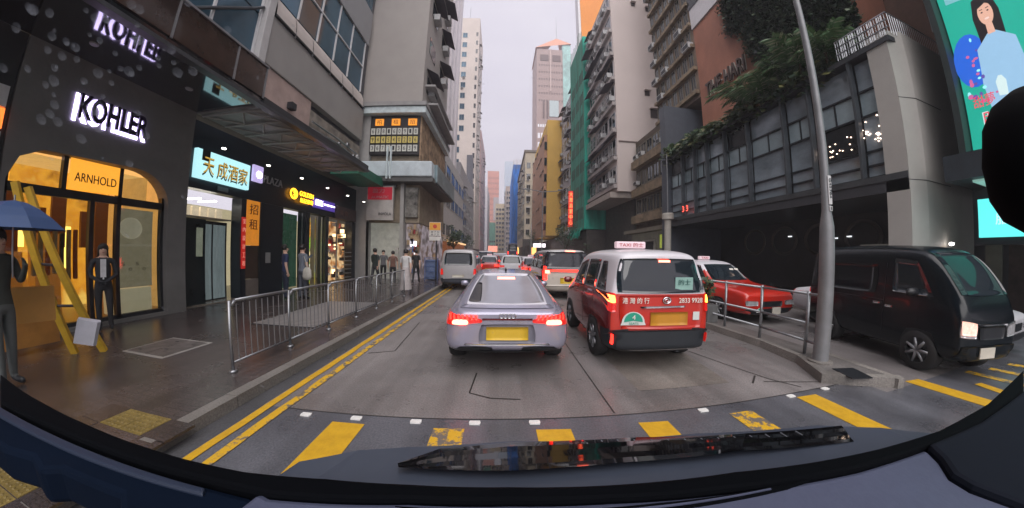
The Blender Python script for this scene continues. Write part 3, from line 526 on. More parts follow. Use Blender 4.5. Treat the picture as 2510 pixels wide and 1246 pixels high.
sl_ = B().box(0, .29, 0, .29, -.02, .003).mesh('paving_slab', pav)
for i in range(2):
    for j in range(6): put(sl_, 'paving_slab', PV, loc=(-3.02, .15+.3*j, .13+.002*(j % 2))) if i == 0 else put(sl_, 'paving_slab', PV, loc=(-3.92, .15+.3*j, .13+.002*((j+1) % 2)))
# ---------------------------------------------------------------- traffic island with railing, lamp post, planter
IS = kind(B().prism([(4.86, 3.0), (5.35, 2.30), (5.40, 3.3), (5.55, 12), (5.55, 60), (4.95, 60), (4.95, 5), (4.97, 4.3)], 0, .13).go('traffic_island', wet_ground('island_concrete', (.13, .12, .115), .35, .7, 1.5)))
kst = B()
isl = [(4.30, 2.74), (5.30, 2.20), (5.42, 3.3), (5.58, 12)]
for a, c in zip([(4.86, 60), (4.86, 5.3), (4.90, 4.25), (4.76, 3.42), (4.34, 2.72), (5.30, 2.18)], [(4.86, 5.3), (4.90, 4.25), (4.76, 3.42), (4.34, 2.72), (5.30, 2.18), (5.44, 3.4)]):
    v = Vector((c[0]-a[0], c[1]-a[1])); L_ = v.length; m = max(1, min(40, int(L_/.8))); nn = Vector((-v.y, v.x)).normalized()*.12
    for k in range(m):
        p, q2 = Vector(a)+v*(k/m)+v.normalized()*.004, Vector(a)+v*((k+1)/m)-v.normalized()*.004
        b = B().prism([tuple(p), tuple(q2), tuple(q2+nn), tuple(p+nn)], 0, .136+random.uniform(-.003, .003)); b.go('kerb_stone', kerbm, IS)
B().prism([(4.40, 2.78), (5.27, 2.30), (5.37, 3.3), (4.98, 4.3), (4.88, 3.4)], .02, .131).go('corner_slab', wet_ground('island_concrete', None, 0, 0, 1) if 0 else _M['island_concrete'], IS)
o = B().prism([(4.69, 2.81), (5.03, 2.72), (4.88, 2.37), (4.57, 2.46)], .128, .140).go('island_drain', black); tag(o, 'small dark rectangular drain grate at the tip of the traffic island', 'drain')
LP = T('lamp_post', 'tall tapering grey lamp post at the near end of the traffic island', 'lamp post', (4.82, 3.08, .13))
lpm = M('lamp_post_grey', (.21, .215, .225), .5, .3, var=.12)
B().lathe([(.17, .13), (.17, .16), (.105, .17)], c=(4.82, 3.08, 0), n=20).go('base_plate', kerbm, LP); B().lathe([(.108, .15), (.102, 1.2), (.100, 1.95), (.094, 2.18), (.062, 2.42), (.058, 3.2), (.048, 6), (.036, 9.5)], c=(4.82, 3.08, 0), n=24).go('pole', lpm, LP, smooth=True)
B().box(4.785, 4.855, 3.01, 3.02, 2.50, 2.93).go('number_label', white, LP); text('G45784', .30, .045, (4.82, 3.005, 2.74), '-y', black, .003, LP, rot=(0, PI/2, 0)); B().box(4.79, 4.85, 3.005, 3.015, 2.40, 2.47).go('inspection_plate', white, LP); text('B', .03, .045, (4.82, 3.0, 2.435), '-y', black, .003, LP)
RL = T('island_railing', 'two bar steel railing running along the traffic island behind the tall taxi', 'railing', (5.05, 7, .13))
ry = [3.45, 4.42, 5.34, 6.3, 7.3, 8.3, 9.3, 10.5, 12, 13.5, 15, 16.5, 18]
pm = B().beam((0, 0, 0), (0, 0, 1.03), .026, n=10).mesh('post', steel, True)
for y in ry: put(pm, 'post', RL, loc=(5.06 if y > 4 else 4.98, y, .13))
for z in (.35, .64, 1.12): B().path([(4.98, 3.45, z+.0), (5.06, 4.42, z), (5.06, 18, z)], .022).go('rail', steel, RL, smooth=True)
e = [(4.98, 3.45, 1.12), (4.95, 3.18, 1.12), (4.94, 3.10, 1.05), (4.94, 3.08, .35), (4.98, 3.45, .35)]; B().path(e, .022).go('end_loop', steel, RL, smooth=True)
leafm = M('foliage_mid', (.045, .075, .03), .5, var=.35, sc=2); leafd = M('foliage_dark', (.025, .055, .030), .5, var=.4, sc=1.5); leafy = M('foliage_olive', (.10, .10, .03), .5, var=.3, sc=2)
def clump(b, c, r, n, s, flat=1.0):
    for _ in range(n):
        d = Vector((random.gauss(0, 1), random.gauss(0, 1), random.gauss(0, 1)*flat)).normalized()*r*random.uniform(.4, 1.1); p = Vector(c)+d
        a = Vector((random.gauss(0, 1), random.gauss(0, 1), random.gauss(0, .6))).normalized()*s*random.uniform(.6, 1.3); u = a.orthogonal().normalized()*s*.35
        i = len(b.v); b.v += [tuple(p-u*.2), tuple(p+a*.5+u), tuple(p+a), tuple(p+a*.5-u)]; b.f.append((i, i+1, i+2, i+3)); b.mi.append(random.choice((0, 0, 1, 2)))
    return b
for (y, lab) in ((5.95, 'bushy yellow green plant tied to the island railing beside the taxi light'), (6.9, 'lower leafy plant on the island railing behind the first one')):
    o = T('railing_plant', lab, 'plant', (5.05, y, .13)); b = B(); clump(b, (5.05, y, .85), .18, 160, .09); clump(b, (5.0, y-.1, 1.08), .12, 80, .10)
    f = b.go('foliage', [leafm, leafd, leafy], o); f['kind'] = 'stuff'; B().box(4.9, 5.2, y-.25, y+.25, .13, .55).go('pot', M('planter_grey', (.12, .12, .12), .7), o, bevel=.02); B().beam((5.05, y, .5), (5.05, y, .8), .02).go('stem', M('bark', (.08, .06, .04), .8), o)
# ---------------------------------------------------------------- left pavement railing
FR = T('pavement_railing', 'long grey metal railing with upright bars along the left kerb', 'railing', (-3.4, 6, .13))
pm2 = B().beam((0, 0, 0), (0, 0, .93), .02, n=8).mesh('post', steel, True); bar = B().beam((0, 0, .14), (0, 0, .88), .0075, n=5, cap=False).mesh('baluster', steel, True)
ys = [3.02+1.065*k for k in range(7)]
for y in ys: put(pm2, 'post', FR, loc=(-3.42, y, .13)); put(B().lathe([(.001, 0), (.05, .0), (.045, .03), (.02, .035)], n=10).mesh('foot', steel, True) if y == ys[0] else bpy.data.meshes['foot'], 'foot', FR, loc=(-3.42, y, .131))
for a, b_ in zip(ys, ys[1:]):
    B().path([(-3.42, a+.03, .99), (-3.42, a+.09, 1.055), (-3.42, b_-.03, 1.055)], .021).go('top_rail', steel, FR, smooth=True); B().beam((-3.42, a, .26), (-3.42, b_, .26), .014).go('bottom_rail', steel, FR, smooth=True)
    for k in range(1, 10): put(bar, 'baluster', FR, loc=(-3.42, a+k*(b_-a)/10, .13))
# sign on a pole, litter bin cage
SP = T('parking_sign', 'orange and white parking sign on a dark pole beside the silver van', 'sign', (-3.55, 14.5, .13))
B().beam((-3.55, 14.5, .13), (-3.55, 14.5, 3.3), .035).go('pole', darkmet, SP); B().box(-3.93, -3.30, 14.44, 14.46, 2.62, 3.36).go('plate', M('sign_white', (.6, .58, .55), .5), SP, bevel=.004); B().box(-3.91, -3.32, 14.425, 14.435, 2.93, 3.34).go('orange_panel', M('sign_orange', (.70, .33, .05), .5, var=0), SP)
B().lathe([(.001, 0), (.11, 0), (.11, .01)], c=(-3.615, 14.42, 3.13), axis='y', n=20).go('red_disc', M('sign_red', (.5, .05, .03), .5, var=0), SP); B().box(-3.93, -3.30, 14.44, 14.46, 2.36, 2.58).go('lower_plate', M('sign_white'), SP)
for r_ in range(2): text('8 7 5', .4, .09, (-3.615, 14.43, 2.83-.14*r_), '-y', black, .003, SP)
BN = T('mesh_bin', 'blue wire mesh cage bin standing behind the sign pole', 'bin', (-3.95, 15.4, .13)); bl = M('blue_wire', (.07, .12, .28), .5); B().box(-4.3, -3.62, 15.1, 15.7, .16, 1.30).go('liner', M('bin_liner', (.10, .14, .26), .4, var=.3, sc=4), BN, bevel=.04)
for x in (-4.32, -3.6): B().box(x-.02, x+.02, 15.06, 15.1, .13, 1.4).go('leg', bl, BN)
for z in (.3, .6, .9, 1.2, 1.38): B().box(-4.34, -3.58, 15.07, 15.09, z, z+.03).go('bar', bl, BN)
# ---------------------------------------------------------------- left buildings
stone = M('showroom_grey_stone', (.17, .165, .16), .6, var=.12, sc=1.2, bump=.15); frame_b = M('bronze_black_frame', (.012, .013, .015), .35)
gold = patchy_glow('amber_room_glow', [(.35, .10, .005), (.95, .38, .03), (.75, .25, .015), (1, .55, .10)], .85, 1.6); cream_l = patchy_glow('cream_interior', [(.18, .14, .08), (.55, .40, .18), (.75, .55, .25)], .6, 1.1)  # room lighting is put into the wall's own glow
def glass_clear(name, tint=(.8, .85, .85)):
    m = bpy.data.materials.new(name); m.use_nodes = True; nt = m.node_tree; N = nt.nodes; N.remove(N['Principled BSDF'])
    t = N.new('ShaderNodeBsdfTransparent'); t.inputs[0].default_value = (*tint, 1); g = N.new('ShaderNodeBsdfGlossy'); g.inputs['Roughness'].default_value = .03; g.inputs[0].default_value = (.9, .9, .9, 1)
    f = N.new('ShaderNodeFresnel'); f.inputs[0].default_value = 1.45; x = N.new('ShaderNodeMixShader'); nt.links.new(f.outputs[0], x.inputs[0]); nt.links.new(t.outputs[0], x.inputs[1]); nt.links.new(g.outputs[0], x.inputs[2]); nt.links.new(x.outputs[0], N['Material Output'].inputs[0]); return m
shopglass = glass_clear('shop_glass')
K = T('bath_showroom', 'grey stone showroom front with KOHLER sign and arched amber lit window', 'shop', (-8, 4, .13))
arch = [(2.38, .2), (5.33, .2), (5.33, 2.75)]+[(5.33-.75+.75*math.cos(a), 2.72+.72*math.sin(a)) for a in [PI/2*k/8 for k in range(1, 9)]]+[(2.9, 3.38), (2.55, 3.2), (2.38, 2.8)]
me = wall_hole([(2.30, .13), (5.80, .13), (5.80, 5.25), (2.30, 5.25)], [arch], .35); me.materials.append(stone); put(me, 'wall', K, loc=(-8, 0, 0), rz=PI/2)
B().box(-11.2, -8.35, 2.30, 5.80, .14, .20).go('floor', M('showroom_floor', (.35, .25, .15), .3), K); B().box(-11.3, -11.2, 2.3, 5.8, .2, 3.6).go('back_wall', gold, K)
B().box(-11.2, -8.35, 5.72, 5.8, .2, 3.6).go('side_wall', M('lit_cream_wall', (.6, .45, .25), .6, e=(.9, .5, .15), es=.3, var=.3, sc=1), K); B().box(-11.2, -8.35, 2.3, 2.36, .2, 3.6).go('side_wall', gold, K); B().box(-11.2, -8.35, 2.3, 5.8, 3.6, 3.7).go('ceiling', M('lit_ceiling', (.5, .35, .15), .6, e=(1, .6, .2), es=.5, var=.2), K)  # walls and ceiling glow themselves in place of room lamps
for y0, y1, z0, z1, nm, mt in ((2.38, 5.33, 2.62, 2.78, 'transom', frame_b), (3.30, 3.38, 2.78, 3.40, 'mullion', frame_b), (4.32, 4.40, .2, 3.40, 'mullion', frame_b), (3.82, 3.90, .2, 2.62, 'mullion', frame_b), (2.38, 2.46, .2, 3.0, 'mullion', frame_b), (5.27, 5.33, .2, 2.9, 'mullion', frame_b), (2.38, 5.33, .13, .28, 'plinth', black)):
    B().box(-8.26, -8.14, y0, y1, z0, z1).go(nm, mt, K)
for y0, y1, z0, z1 in ((2.46, 3.82, .28, 2.62), (3.9, 4.32, .28, 2.62), (4.40, 5.27, .28, 2.62), (2.5, 3.30, 2.78, 3.32), (4.40, 4.95, 2.78, 3.30)): B().box(-8.22, -8.21, y0, y1, z0, z1).go('pane', shopglass, K)
B().box(-8.13, -8.10, 3.40, 4.30, 2.80, 3.38).go('name_panel', M('amber_name_panel', (.5, .25, .05), .5, e=(1, .40, .035), es=.75, var=.1), K); text('ARNHOLD', .76, .17, (-8.09, 3.86, 3.04), '+x', black, .01, K)
kb = glow('violet_white_halo', (.66, .55, 1), 5); kd2 = M('sign_deep_violet', (.012, .004, .035), .4, var=0)
text('KOHLER', 1.42, .55, (-7.985, 3.95, 4.31), '+x', kb, .01, K, name='halo_letters', bold=.045); text('KOHLER', 1.34, .49, (-7.93, 3.97, 4.34), '+x', kd2, .05, K, name='letters', bold=.03)
B().box(-8.9, -8.45, 4.44, 5.26, .22, .80).go('display_plinth', M('lit_white_plinth', (.6, .6, .55), .5, e=(1, .8, .5), es=.2, var=.1), K, bevel=.02)
B().box(-8.42, -8.40, 4.46, 5.24, .82, 2.58).go('display_screen', M('taupe_display', (.16, .14, .11), .5, e=(.5, .4, .25), es=.25, var=.4, sc=2), K); B().lathe([(.001, 0), (.24, 0), (.24, .02)], c=(-8.38, 4.75, 2.15), axis='x', n=24).go('display_disc', M('disc_cream', (.4, .36, .3), .5, e=(.6, .5, .35), es=.3, var=.1), K)
for k in range(4): text('O' if k % 2 else 'S', .07, .07, (-8.375, 4.6+.15*k, 1.35-.12*(k % 2)), '+x', black, .004, K)
for k in range(9): y = 2.5+k*.32; B().box(-10.6, -10.5, y, y+.10+.1*(k % 3), 1.2+.5*(k % 2), 2.2+.4*(k % 3)).go('interior_strip', glow('yellow_spot_glow', (1, .62, .12), 2.4) if k % 3 == 0 else M('shelf_brown', (.15, .05, .01), .5), K)  # added glowing strips imitate bright yellow spots of light, brown pieces between
for k in range(7):
    y = 3.3+k*.13; B().box(-9.4, -9.3, y, y+.07, .9+random.random()*.3, 2.0+random.random()*.3).go('hanging_garment', random.choice([black, M('garment_grey', (.2, .2, .22), .8), M('garment_rust', (.25, .08, .03), .8)]), K, bevel=.02)
for x, y, h in ((-9.9, 2.7, 1.6), (-10.4, 3.6, 2.0), (-10, 4.9, 1.3)): B().box(x, x+.4, y, y+.5, .2, h).go('display_cabinet', M('walnut_cabinet', (.20, .07, .02), .4, e=(.6, .2, .02), es=.25, var=.3), K, bevel=.01)
# showroom's neighbour at the frame edge
LS = T('corner_shop', 'dark shop at the left edge with white and orange lit signboards', 'shop', (-8, 0, .13))
B().box(-12, -8.02, -8, 2.28, .13, 5.25).go('wall', M('near_black_wall', (.03, .03, .035), .6), LS)  # wall in one near-black colour
for z0, z1, mt, nm in ((3.9, 4.25, white, 'white_sign'), (3.55, 3.88, glow('orange_sign_glow', (1, .18, .03), 1.4), 'orange_sign'), (2.9, 3.5, white, 'lower_sign')): B().box(-8.0, -7.94, 1.4, 2.2, z0, z1).go(nm, mt, LS)
B().box(-8.01, -7.98, .3, 2.1, .4, 2.6).go('window', M('blue_shop_window', (.03, .07, .16), .1, e=(.06, .14, .3), es=.3, var=.4, sc=1), LS)
# canopy
CN = T('street_canopy', 'long glossy dark canopy over the shop fronts with brown glass fascia', 'canopy', (-7, 5, 5.25))
glossk = M('mirror_black_soffit', (.018, .02, .025), .06, 0, var=.15, sc=1, spec=1.0, coat=.6); brown_g = M('brown_fascia_glass', (.055, .033, .026), .08, .1, var=.5, sc=.7, spec=.8)
B().box(-8.0, -5.9, -6, 5.80, 5.25, 5.42).go('soffit', glossk, CN); B().box(-8.0, -5.9, 5.81, 11.4, 5.22, 5.40).go('soffit', M('dim_truss_soffit', (.24, .23, .21), .5, var=.3, sc=1), CN)
ys_ = [-5.0, -3.5, -2.0, -.6, .8, 2.15, 3.5, 4.90, 5.76]
for a, b_ in zip(ys_, ys_[1:]): B().box(-5.90, -5.86, a+.012, b_-.012, 5.40, 6.20).go('fascia_pane', brown_g, CN)
for y in ys_[1:]: B().box(-5.87, -5.84, y-.02, y+.02, 5.38, 6.22).go('mullion', steel, CN)
B().box(-5.92, -5.82, -5, 5.80, 6.19, 6.24).go('top_rail', steel, CN); B().box(-5.98, -5.78, -5, 11.4, 5.16, 5.24).go('gutter_edge', M('canopy_edge', (.06, .062, .07), .4, .3), CN); B().box(-5.92, -5.84, 5.8, 11.4, 5.24, 5.44).go('edge_beam', M('dark_edge_beam', (.03, .03, .035), .5), CN)
for k in range(8):
    y = 5.9+k*.70; B().path([(-7.9, y, 5.17), (-6.0, y, 5.17)], .03, 6).go('truss_chord', M('pale_truss', (.30, .29, .26), .5), CN); B().path([(-7.9, y, 5.18), (-7.2, y+.68, 5.18), (-6.6, y+.02, 5.18), (-6.0, y+.66, 5.18)], .022, 6).go('truss_web', M('pale_truss'), CN)
for (y, x) in ((3.0, -7.2), (4.8, -7.0)): B().lathe([(.001, 0), (.07, 0), (.08, .02)], c=(x, y, 5.225), n=14).go('downlight', M('lamp_off', (.3, .3, .3), .3), CN)
for k in range(6): B().lathe([(.001, -.01), (.05, -.01), (.06, .02)], c=(-7.5, 6.3+k*1.6, 4.40), n=12).go('downlight', glow('soft_downlight', (1, .95, .85), 5), CN)
# upper storeys above the canopy
UB = T('podium_building', 'grey panelled building with blue glass bays above the shop canopy', 'building', (-8, 8, 5.4))
gp_ = M('warm_grey_panel', (.29, .275, .265), .55, var=.07, sc=.8, dirt=.12); pk = M('pinkish_render', (.42, .31, .28), .6, var=.12, sc=2, dirt=.5); bg_p = M('beige_curved_panel', (.52, .47, .44), .45, var=.05, sc=1.5, dirt=.2)
B().box(-14, -8.30, -8, 14.95, 5.45, 30).go('core_wall', M('core_dark', (.07, .07, .08), .6), UB)
B().box(-8.30, -7.98, 7.66, 14.6, 7.95, 9.78).go('grey_panel', gp_, UB, bevel=.02); B().box(-8.3, -8.04, 7.5, 10.35, 6.2, 7.94).go('render_panel', pk, UB, bevel=.03); B().box(-8.3, -8.06, 10.36, 14.6, 5.5, 7.6).go('rough_wall', M('rough_patched_wall', (.24, .21, .18), .8, var=.35, sc=2.5, dirt=.7), UB)
B().box(-8.28, -7.92, 7.34, 7.64, 5.6, 11.2).go('pillar', M('pale_pillar', (.46, .45, .45), .5, var=.06), UB, bevel=.02); B().box(-8.0, -7.90, 7.68, 14.5, 9.79, 9.86).go('shadow_gap', black, UB)
ps = [7.68, 8.76, 9.85, 11.14, 12.2, 13.22, 14.4]
for a, b_ in zip(ps, ps[1:]):
    b = B(); n = 5
    for k in range(n): t0, t1 = k/n*PI/2, (k+1)/n*PI/2; f = lambda t: (-8.25+.33*math.cos(t), 9.88+.85*math.sin(t)); p, q2 = f(t0), f(t1); b.quad((p[0], a+.02, p[1]), (p[0], b_-.02, p[1]), (q2[0], b_-.02, q2[1]), (q2[0], a+.02, q2[1]))
    b.go('curved_panel', bg_p, UB, smooth=True); B().box(-7.96, -7.90, b_-.02, b_+.02, 9.7, 9.95).go('joint_cap', steel, UB)
for i, (a, b_) in enumerate(zip([7.7, 9.0, 10.3, 11.6, 12.9], [8.96, 10.26, 11.56, 12.86, 14.3])):
    for z0, z1 in ((10.80, 12.3), (12.34, 13.9)): B().box(-8.30, -8.20, a, b_, z0, z1).go('window', glassb, UB)
    B().box(-8.22, -8.14, b_-.01, b_+.05, 10.78, 13.95).go('mullion', white, UB)
B().box(-8.22, -8.13, 7.7, 14.35, 12.29, 12.35).go('transom', white, UB); B().box(-8.3, -8.10, 7.4, 14.6, 13.96, 16.2).go('grey_panel', M('cool_grey_panel', (.27, .27, .28), .5, var=.05), UB)
for a in range(4): B().box(-8.3, -8.18, 7.6+a*1.75, 9.25+a*1.75, 16.25, 18.4).go('window', glassb, UB)
B().box(-8.3, -8.10, 7.4, 14.6, 18.45, 24).go('grey_panel', M('cool_grey_panel'), UB)
yb = [-7, -4.6, -2.2, .2, 2.4, 4.2, 5.74, 7.3]
for a, b_ in zip(yb, yb[1:]):
    for z0, z1 in ((6.3, 7.86), (7.94, 9.5), (9.56, 11.2), (11.26, 13.5), (13.56, 16.5)): B().box(-8.28, -8.2, a+.03, b_-.03, z0, z1).go('glass_pane', brown_g if z0 < 7 else glassb, UB)
    B().box(-8.22, -8.12, b_-.03, b_+.03, 6.25, 17).go('mullion', white, UB)
B().box(-8.24, -8.10, -7, 7.3, 7.86, 7.94).go('transom', white, UB); B().box(-8.24, -8.12, -7, 7.3, 11.2, 11.26).go('transom', white, UB)
B().beam((-8.08, 6.9, 9.4), (-8.08, 5.2, 7.95), .05).beam((-8.08, 6.9, 9.4), (-8.08, 7.3, 9.8), .05).go('brace', darkmet, UB)
B().box(-8.02, -7.8, 9.0, 9.25, 6.95, 7.2).go('wall_lamp', black, UB)
for k in range(16):
    y = 10.5+random.random()*3.8; z = 5.9+random.random()*1.3; B().lathe([(.10, 0), (.14, .06), (.10, .12)], c=(-7.98, y, z), axis='x', n=12).go('pipe_end', random.choice([steel, white]), UB, smooth=True)
for k in range(5): z = 5.8+k*.32; B().path([(-7.95, 10.4, z), (-7.9, 12.4, z+.1*(k % 2)), (-7.95, 14.4, z-.1)], .045, 7).go('pipe', random.choice([steel, pk]), UB)
B().box(-8.02, -6.6, 12.0, 14.6, 5.30, 5.75).go('green_board', M('green_site_board', (.02, .13, .08), .6, var=.2), UB)
# dark shop fronts under the canopy
SF = T('shop_row', 'dark blue black shop row with lit doorways under the canopy', 'shop', (-8.3, 10, .13)); nv = M('navy_black_facing', (.010, .016, .024), .35, var=.2, sc=.8)
B().box(-12, -8.35, 5.82, 5.98, .13, 5.2).box(-12, -8.35, 7.72, 8.46-.9, .13, .14).go('pier', nv, SF); B().box(-8.7, -8.32, 5.98, 14.95, 3.35, 5.2).go('fascia', nv, SF)
B().box(-8.7, -8.3, 7.76, 7.95, .13, 3.34).go('pier', nv, SF); B().box(-8.7, -8.3, 8.55, 9.6, .13, 3.34).go('pier', nv, SF); B().box(-8.7, -8.3, 10.9, 11.15, .13, 3.34).go('pier', nv, SF); B().box(-8.7, -8.3, 12.25, 12.5, .13, 3.34).go('pier', nv, SF); B().box(-8.7, -8.3, 14.6, 14.95, .13, 3.34).go('pier', nv, SF)
B().box(-12, -11.8, 5.8, 15, .13, 3.4).go('back_wall', M('lobby_lit_wall', (.35, .30, .22), .6, e=(.8, .7, .45), es=.35, var=.5, sc=.9), SF); B().box(-12, -8.3, 5.8, 15, .10, .16).go('floor', M('lobby_floor', (.25, .22, .18), .2), SF)
B().box(-8.55, -8.45, 6.0, 6.7, .16, 2.55).go('door', M('dark_green_door', (.012, .02, .022), .2), SF); B().box(-8.44, -8.42, 6.42, 6.60, 1.5, 2.3).go('door_glass', M('pale_door_glass', (.22, .24, .2), .2, e=(.5, .55, .4), es=.15, var=.3), SF)
B().box(-8.9, -8.8, 6.75, 7.7, .16, 2.55).go('door', frame_b, SF); B().box(-8.79, -8.77, 6.85, 7.15, .2, 2.45).go('door_glass', M('steel_lit_glass', (.14, .18, .20), .15, e=(.4, .5, .5), es=.15, var=.5, sc=3, stretch=(1, 1, .2)), SF); B().box(-8.79, -8.77, 7.22, 7.62, .2, 2.45).go('door_glass', M('steel_lit_glass'), SF)
B().box(-9.3, -8.6, 6.0, 7.7, 2.6, 2.64).go('shelf', M('cream_shelf', (.4, .34, .25), .5), SF)
for k in range(6): B().box(-9.2, -8.9, 6.1+k*.26, 6.3+k*.26, 2.66, 2.95).go('box', M('ceiling_box', (.5, .42, .3), .5, e=(1, .85, .6), es=.3, var=.3), SF)
for k in range(3): B().box(-9.4, -8.7, 6.15+k*.5, 6.22+k*.5, 3.15, 3.18).go('tube_light', glow('white_tube', (1, .95, .85), 7), SF)
B().box(-8.33, -8.30, 6.9, 7.25, 3.42, 3.55).go('vent', M('vent_grey', (.12, .13, .14), .5), SF)
B().box(-8.36, -8.30, 7.96, 8.5, 1.85, 3.34).go('orange_door_banner', M('banner_orange', (.55, .18, .02), .5, e=(1, .35, .03), es=.32, var=.2), SF); text('招', .34, .34, (-8.28, 8.23, 3.05), '+x', M('banner_ink', (.15, .03, .005), .6, var=0), .01, SF); text('租', .34, .34, (-8.28, 8.23, 2.55), '+x', M('banner_ink'), .01, SF)
B().box(-8.38, -8.32, 7.98, 8.48, .75, 1.84).go('brown_door', M('brown_door', (.07, .045, .03), .35), SF); B().box(-8.37, -8.3, 7.98, 8.48, .13, .74).go('door_panel', M('taupe_panel', (.18, .15, .13), .5), SF)
B().box(-8.32, -8.26, 7.78, 7.92, 1.1, 2.75).go('red_banner', M('banner_red', (.30, .012, .01), .5, e=(1, .03, .02), es=.22, var=.2), SF)
for k, ch in enumerate('室內設計工程'): text(ch, .11, .16, (-8.25, 7.85, 2.62-.27*k), '+x', M('banner_red_ink', (.6, .2, .15), .5, e=(1, .4, .3), es=.4, var=0), .006, SF)
B().box(-8.29, -8.26, 8.78, 8.98, 1.25, 1.62).go('notice', M('notice_grey', (.3, .3, .3), .5), SF)
for a, b_, mt, nm in ((9.65, 10.85, M('green_dim_window', (.02, .05, .035), .08, e=(.08, .2, .12), es=.12, var=.6, sc=1.4), 'window'), (11.2, 11.7, patchy_glow('menu_panels', [(.9, .12, .02), (1, .6, .05), (.3, .75, .05), (.9, .85, .6)], 1.1, 3.2), 'menu_display'), (12.55, 14.5, patchy_glow('lit_food_shop', [(.02, .012, .01), (.35, .14, .04), (.6, .42, .22), (.04, .03, .02), (.3, .04, .03)], .9, 1.3), 'open_shop')):
    B().box(-8.75, -8.7, a, b_, .2, 3.2).go(nm, mt, SF)
for z0, z1, c in ((2.35, 3.0, (1, .45, .05)), (1.8, 2.3, (.45, .85, .05)), (1.2, 1.7, (1, .8, .4)), (.7, 1.1, (.9, .9, .8))): B().box(-8.69, -8.64, 11.25, 11.66, z0, z1).go('menu_board', patchy_glow('menu_%d' % int(z0*10), [c, (c[0]*.3, c[1]*.3, c[2]*.2), c], .9, 6), SF)
for k in range(46): y = 12.58+random.random()*1.75; z = .3+random.random()*2.7; B().box(-8.69, -8.62+random.random()*.15, y, y+.04+random.random()*.16, z, z+.05+random.random()*.3).go('food_display', random.choice([glow('warm_goods', (1, .7, .35), 2.2), M('goods_dark', (.03, .03, .04), .6), M('goods_red', (.3, .03, .03), .5), M('goods_tan', (.35, .25, .15), .6), white]), SF)
for y in (10.88, 11.75, 12.2, 13.4): B().box(-8.5, -8.44, y, y+.04, .15, 3.3).go('shopfront_post', steel, SF)
for k in range(7): B().box(-8.45, -8.2, 13.9, 14.4, .3+k*.22, .34+k*.22).go('rack_shelf', steel, SF)
# signs on the shop row
SG = T('light_box_sign', 'pale cyan light box sign with ragged yellow figures above the first doorway', 'sign', (-8.2, 7, 3.6)); B().box(-8.30, -8.16, 6.08, 7.86, 3.62, 4.42).go('box', M('cyan_light_box', (.3, .5, .52), .5, e=(.45, .82, .88), es=.8, var=.25, sc=.8), SG, bevel=.01)
B().box(-8.155, -8.14, 6.22, 6.45, 4.12, 4.43).go('torn_corner', black, SG)
fy_ = M('figure_yellow', (.45, .28, .04), .5, e=(.9, .55, .1), es=.4, var=.4, sc=9); fk_ = M('figure_ink', (.05, .04, .02), .5)
for k, ch in enumerate('天成酒家'):
    text(ch, .34, .52, (-8.14, 6.42+k*.36+(.08 if k else 0), 3.96), '+x', fk_, .006, SG); text(ch, .32, .46, (-8.125, 6.43+k*.36+(.08 if k else 0), 4.0), '+x', fy_, .006, SG)
SG2 = T('purple_lamp_sign', 'glowing white violet lamp box sticking out beside the cyan sign', 'sign', (-8.2, 8.1, 4.1)); B().box(-8.2, -8.1, 7.95, 8.35, 3.95, 4.5).go('box', M('violet_box', (.3, .25, .4), .5, e=(.6, .5, .9), es=.6, var=0), SG2, bevel=.02); B().lathe([(.001, .03), (.10, .02), (.12, 0)], c=(-8.1, 8.18, 4.2), axis='x', n=16).go('lamp', glow('violet_lamp', (.9, .85, 1), 9), SG2)
text('PLAZA', .9, .26, (-8.29, 9.0, 4.18), '+x', M('silver_letter', (.35, .35, .36), .3, .5, var=0), .03, SF)
SG3 = T('yellow_shop_sign', 'glowing yellow round logo and lettering sign over the food shop', 'sign', (-8.2, 10.8, 3.6)); yg = glow('yellow_neon', (1, .42, .015), 3.2)
B().lathe([(.13, 0), (.15, .02), (.20, .02), (.22, 0)], c=(-8.22, 10.02, 3.95), axis='x', n=24).go('logo_ring', yg, SG3); text('$', .12, .24, (-8.2, 10.02, 3.95), '+x', yg, .02, SG3); text('SUNKIST', .85, .22, (-8.2, 10.72, 4.02), '+x', yg, .02, SG3) if 0 else text('GOLDEN', .85, .20, (-8.2, 10.74, 4.03), '+x', yg, .02, SG3); text('新記茶餐', .8, .19, (-8.2, 10.76, 3.76), '+x', yg, .02, SG3)
SG4 = T('violet_neon_sign', 'white and violet neon sign right of the yellow shop sign', 'sign', (-8.2, 12, 3.6)); vg = glow('violet_neon', (.75, .62, 1), 5); text('開飯', .5, .26, (-8.2, 11.6, 3.86), '+x', vg, .02, SG4); B().box(-8.2, -8.18, 11.95, 12.75, 3.82, 3.88).go('underline', vg, SG4)
B().box(-8.29, -8.24, 11.25, 12.85, 3.62, 4.05).go('backing', M('violet_backing', (.02, .012, .07), .4, e=(.15, .08, .6), es=.35, var=0), SG4)
SG5 = T('grey_fascia_sign', 'dull grey red fascia sign board next to the violet neon', 'sign', (-8.2, 13.7, 3.6)); B().box(-8.28, -8.2, 12.95, 14.8, 3.35, 3.98).go('board', M('dull_board', (.09, .06, .06), .5), SG5); text('美食', .8, .3, (-8.19, 13.6, 3.68), '+x', M('dull_letter', (.2, .1, .09), .5), .01, SG5)
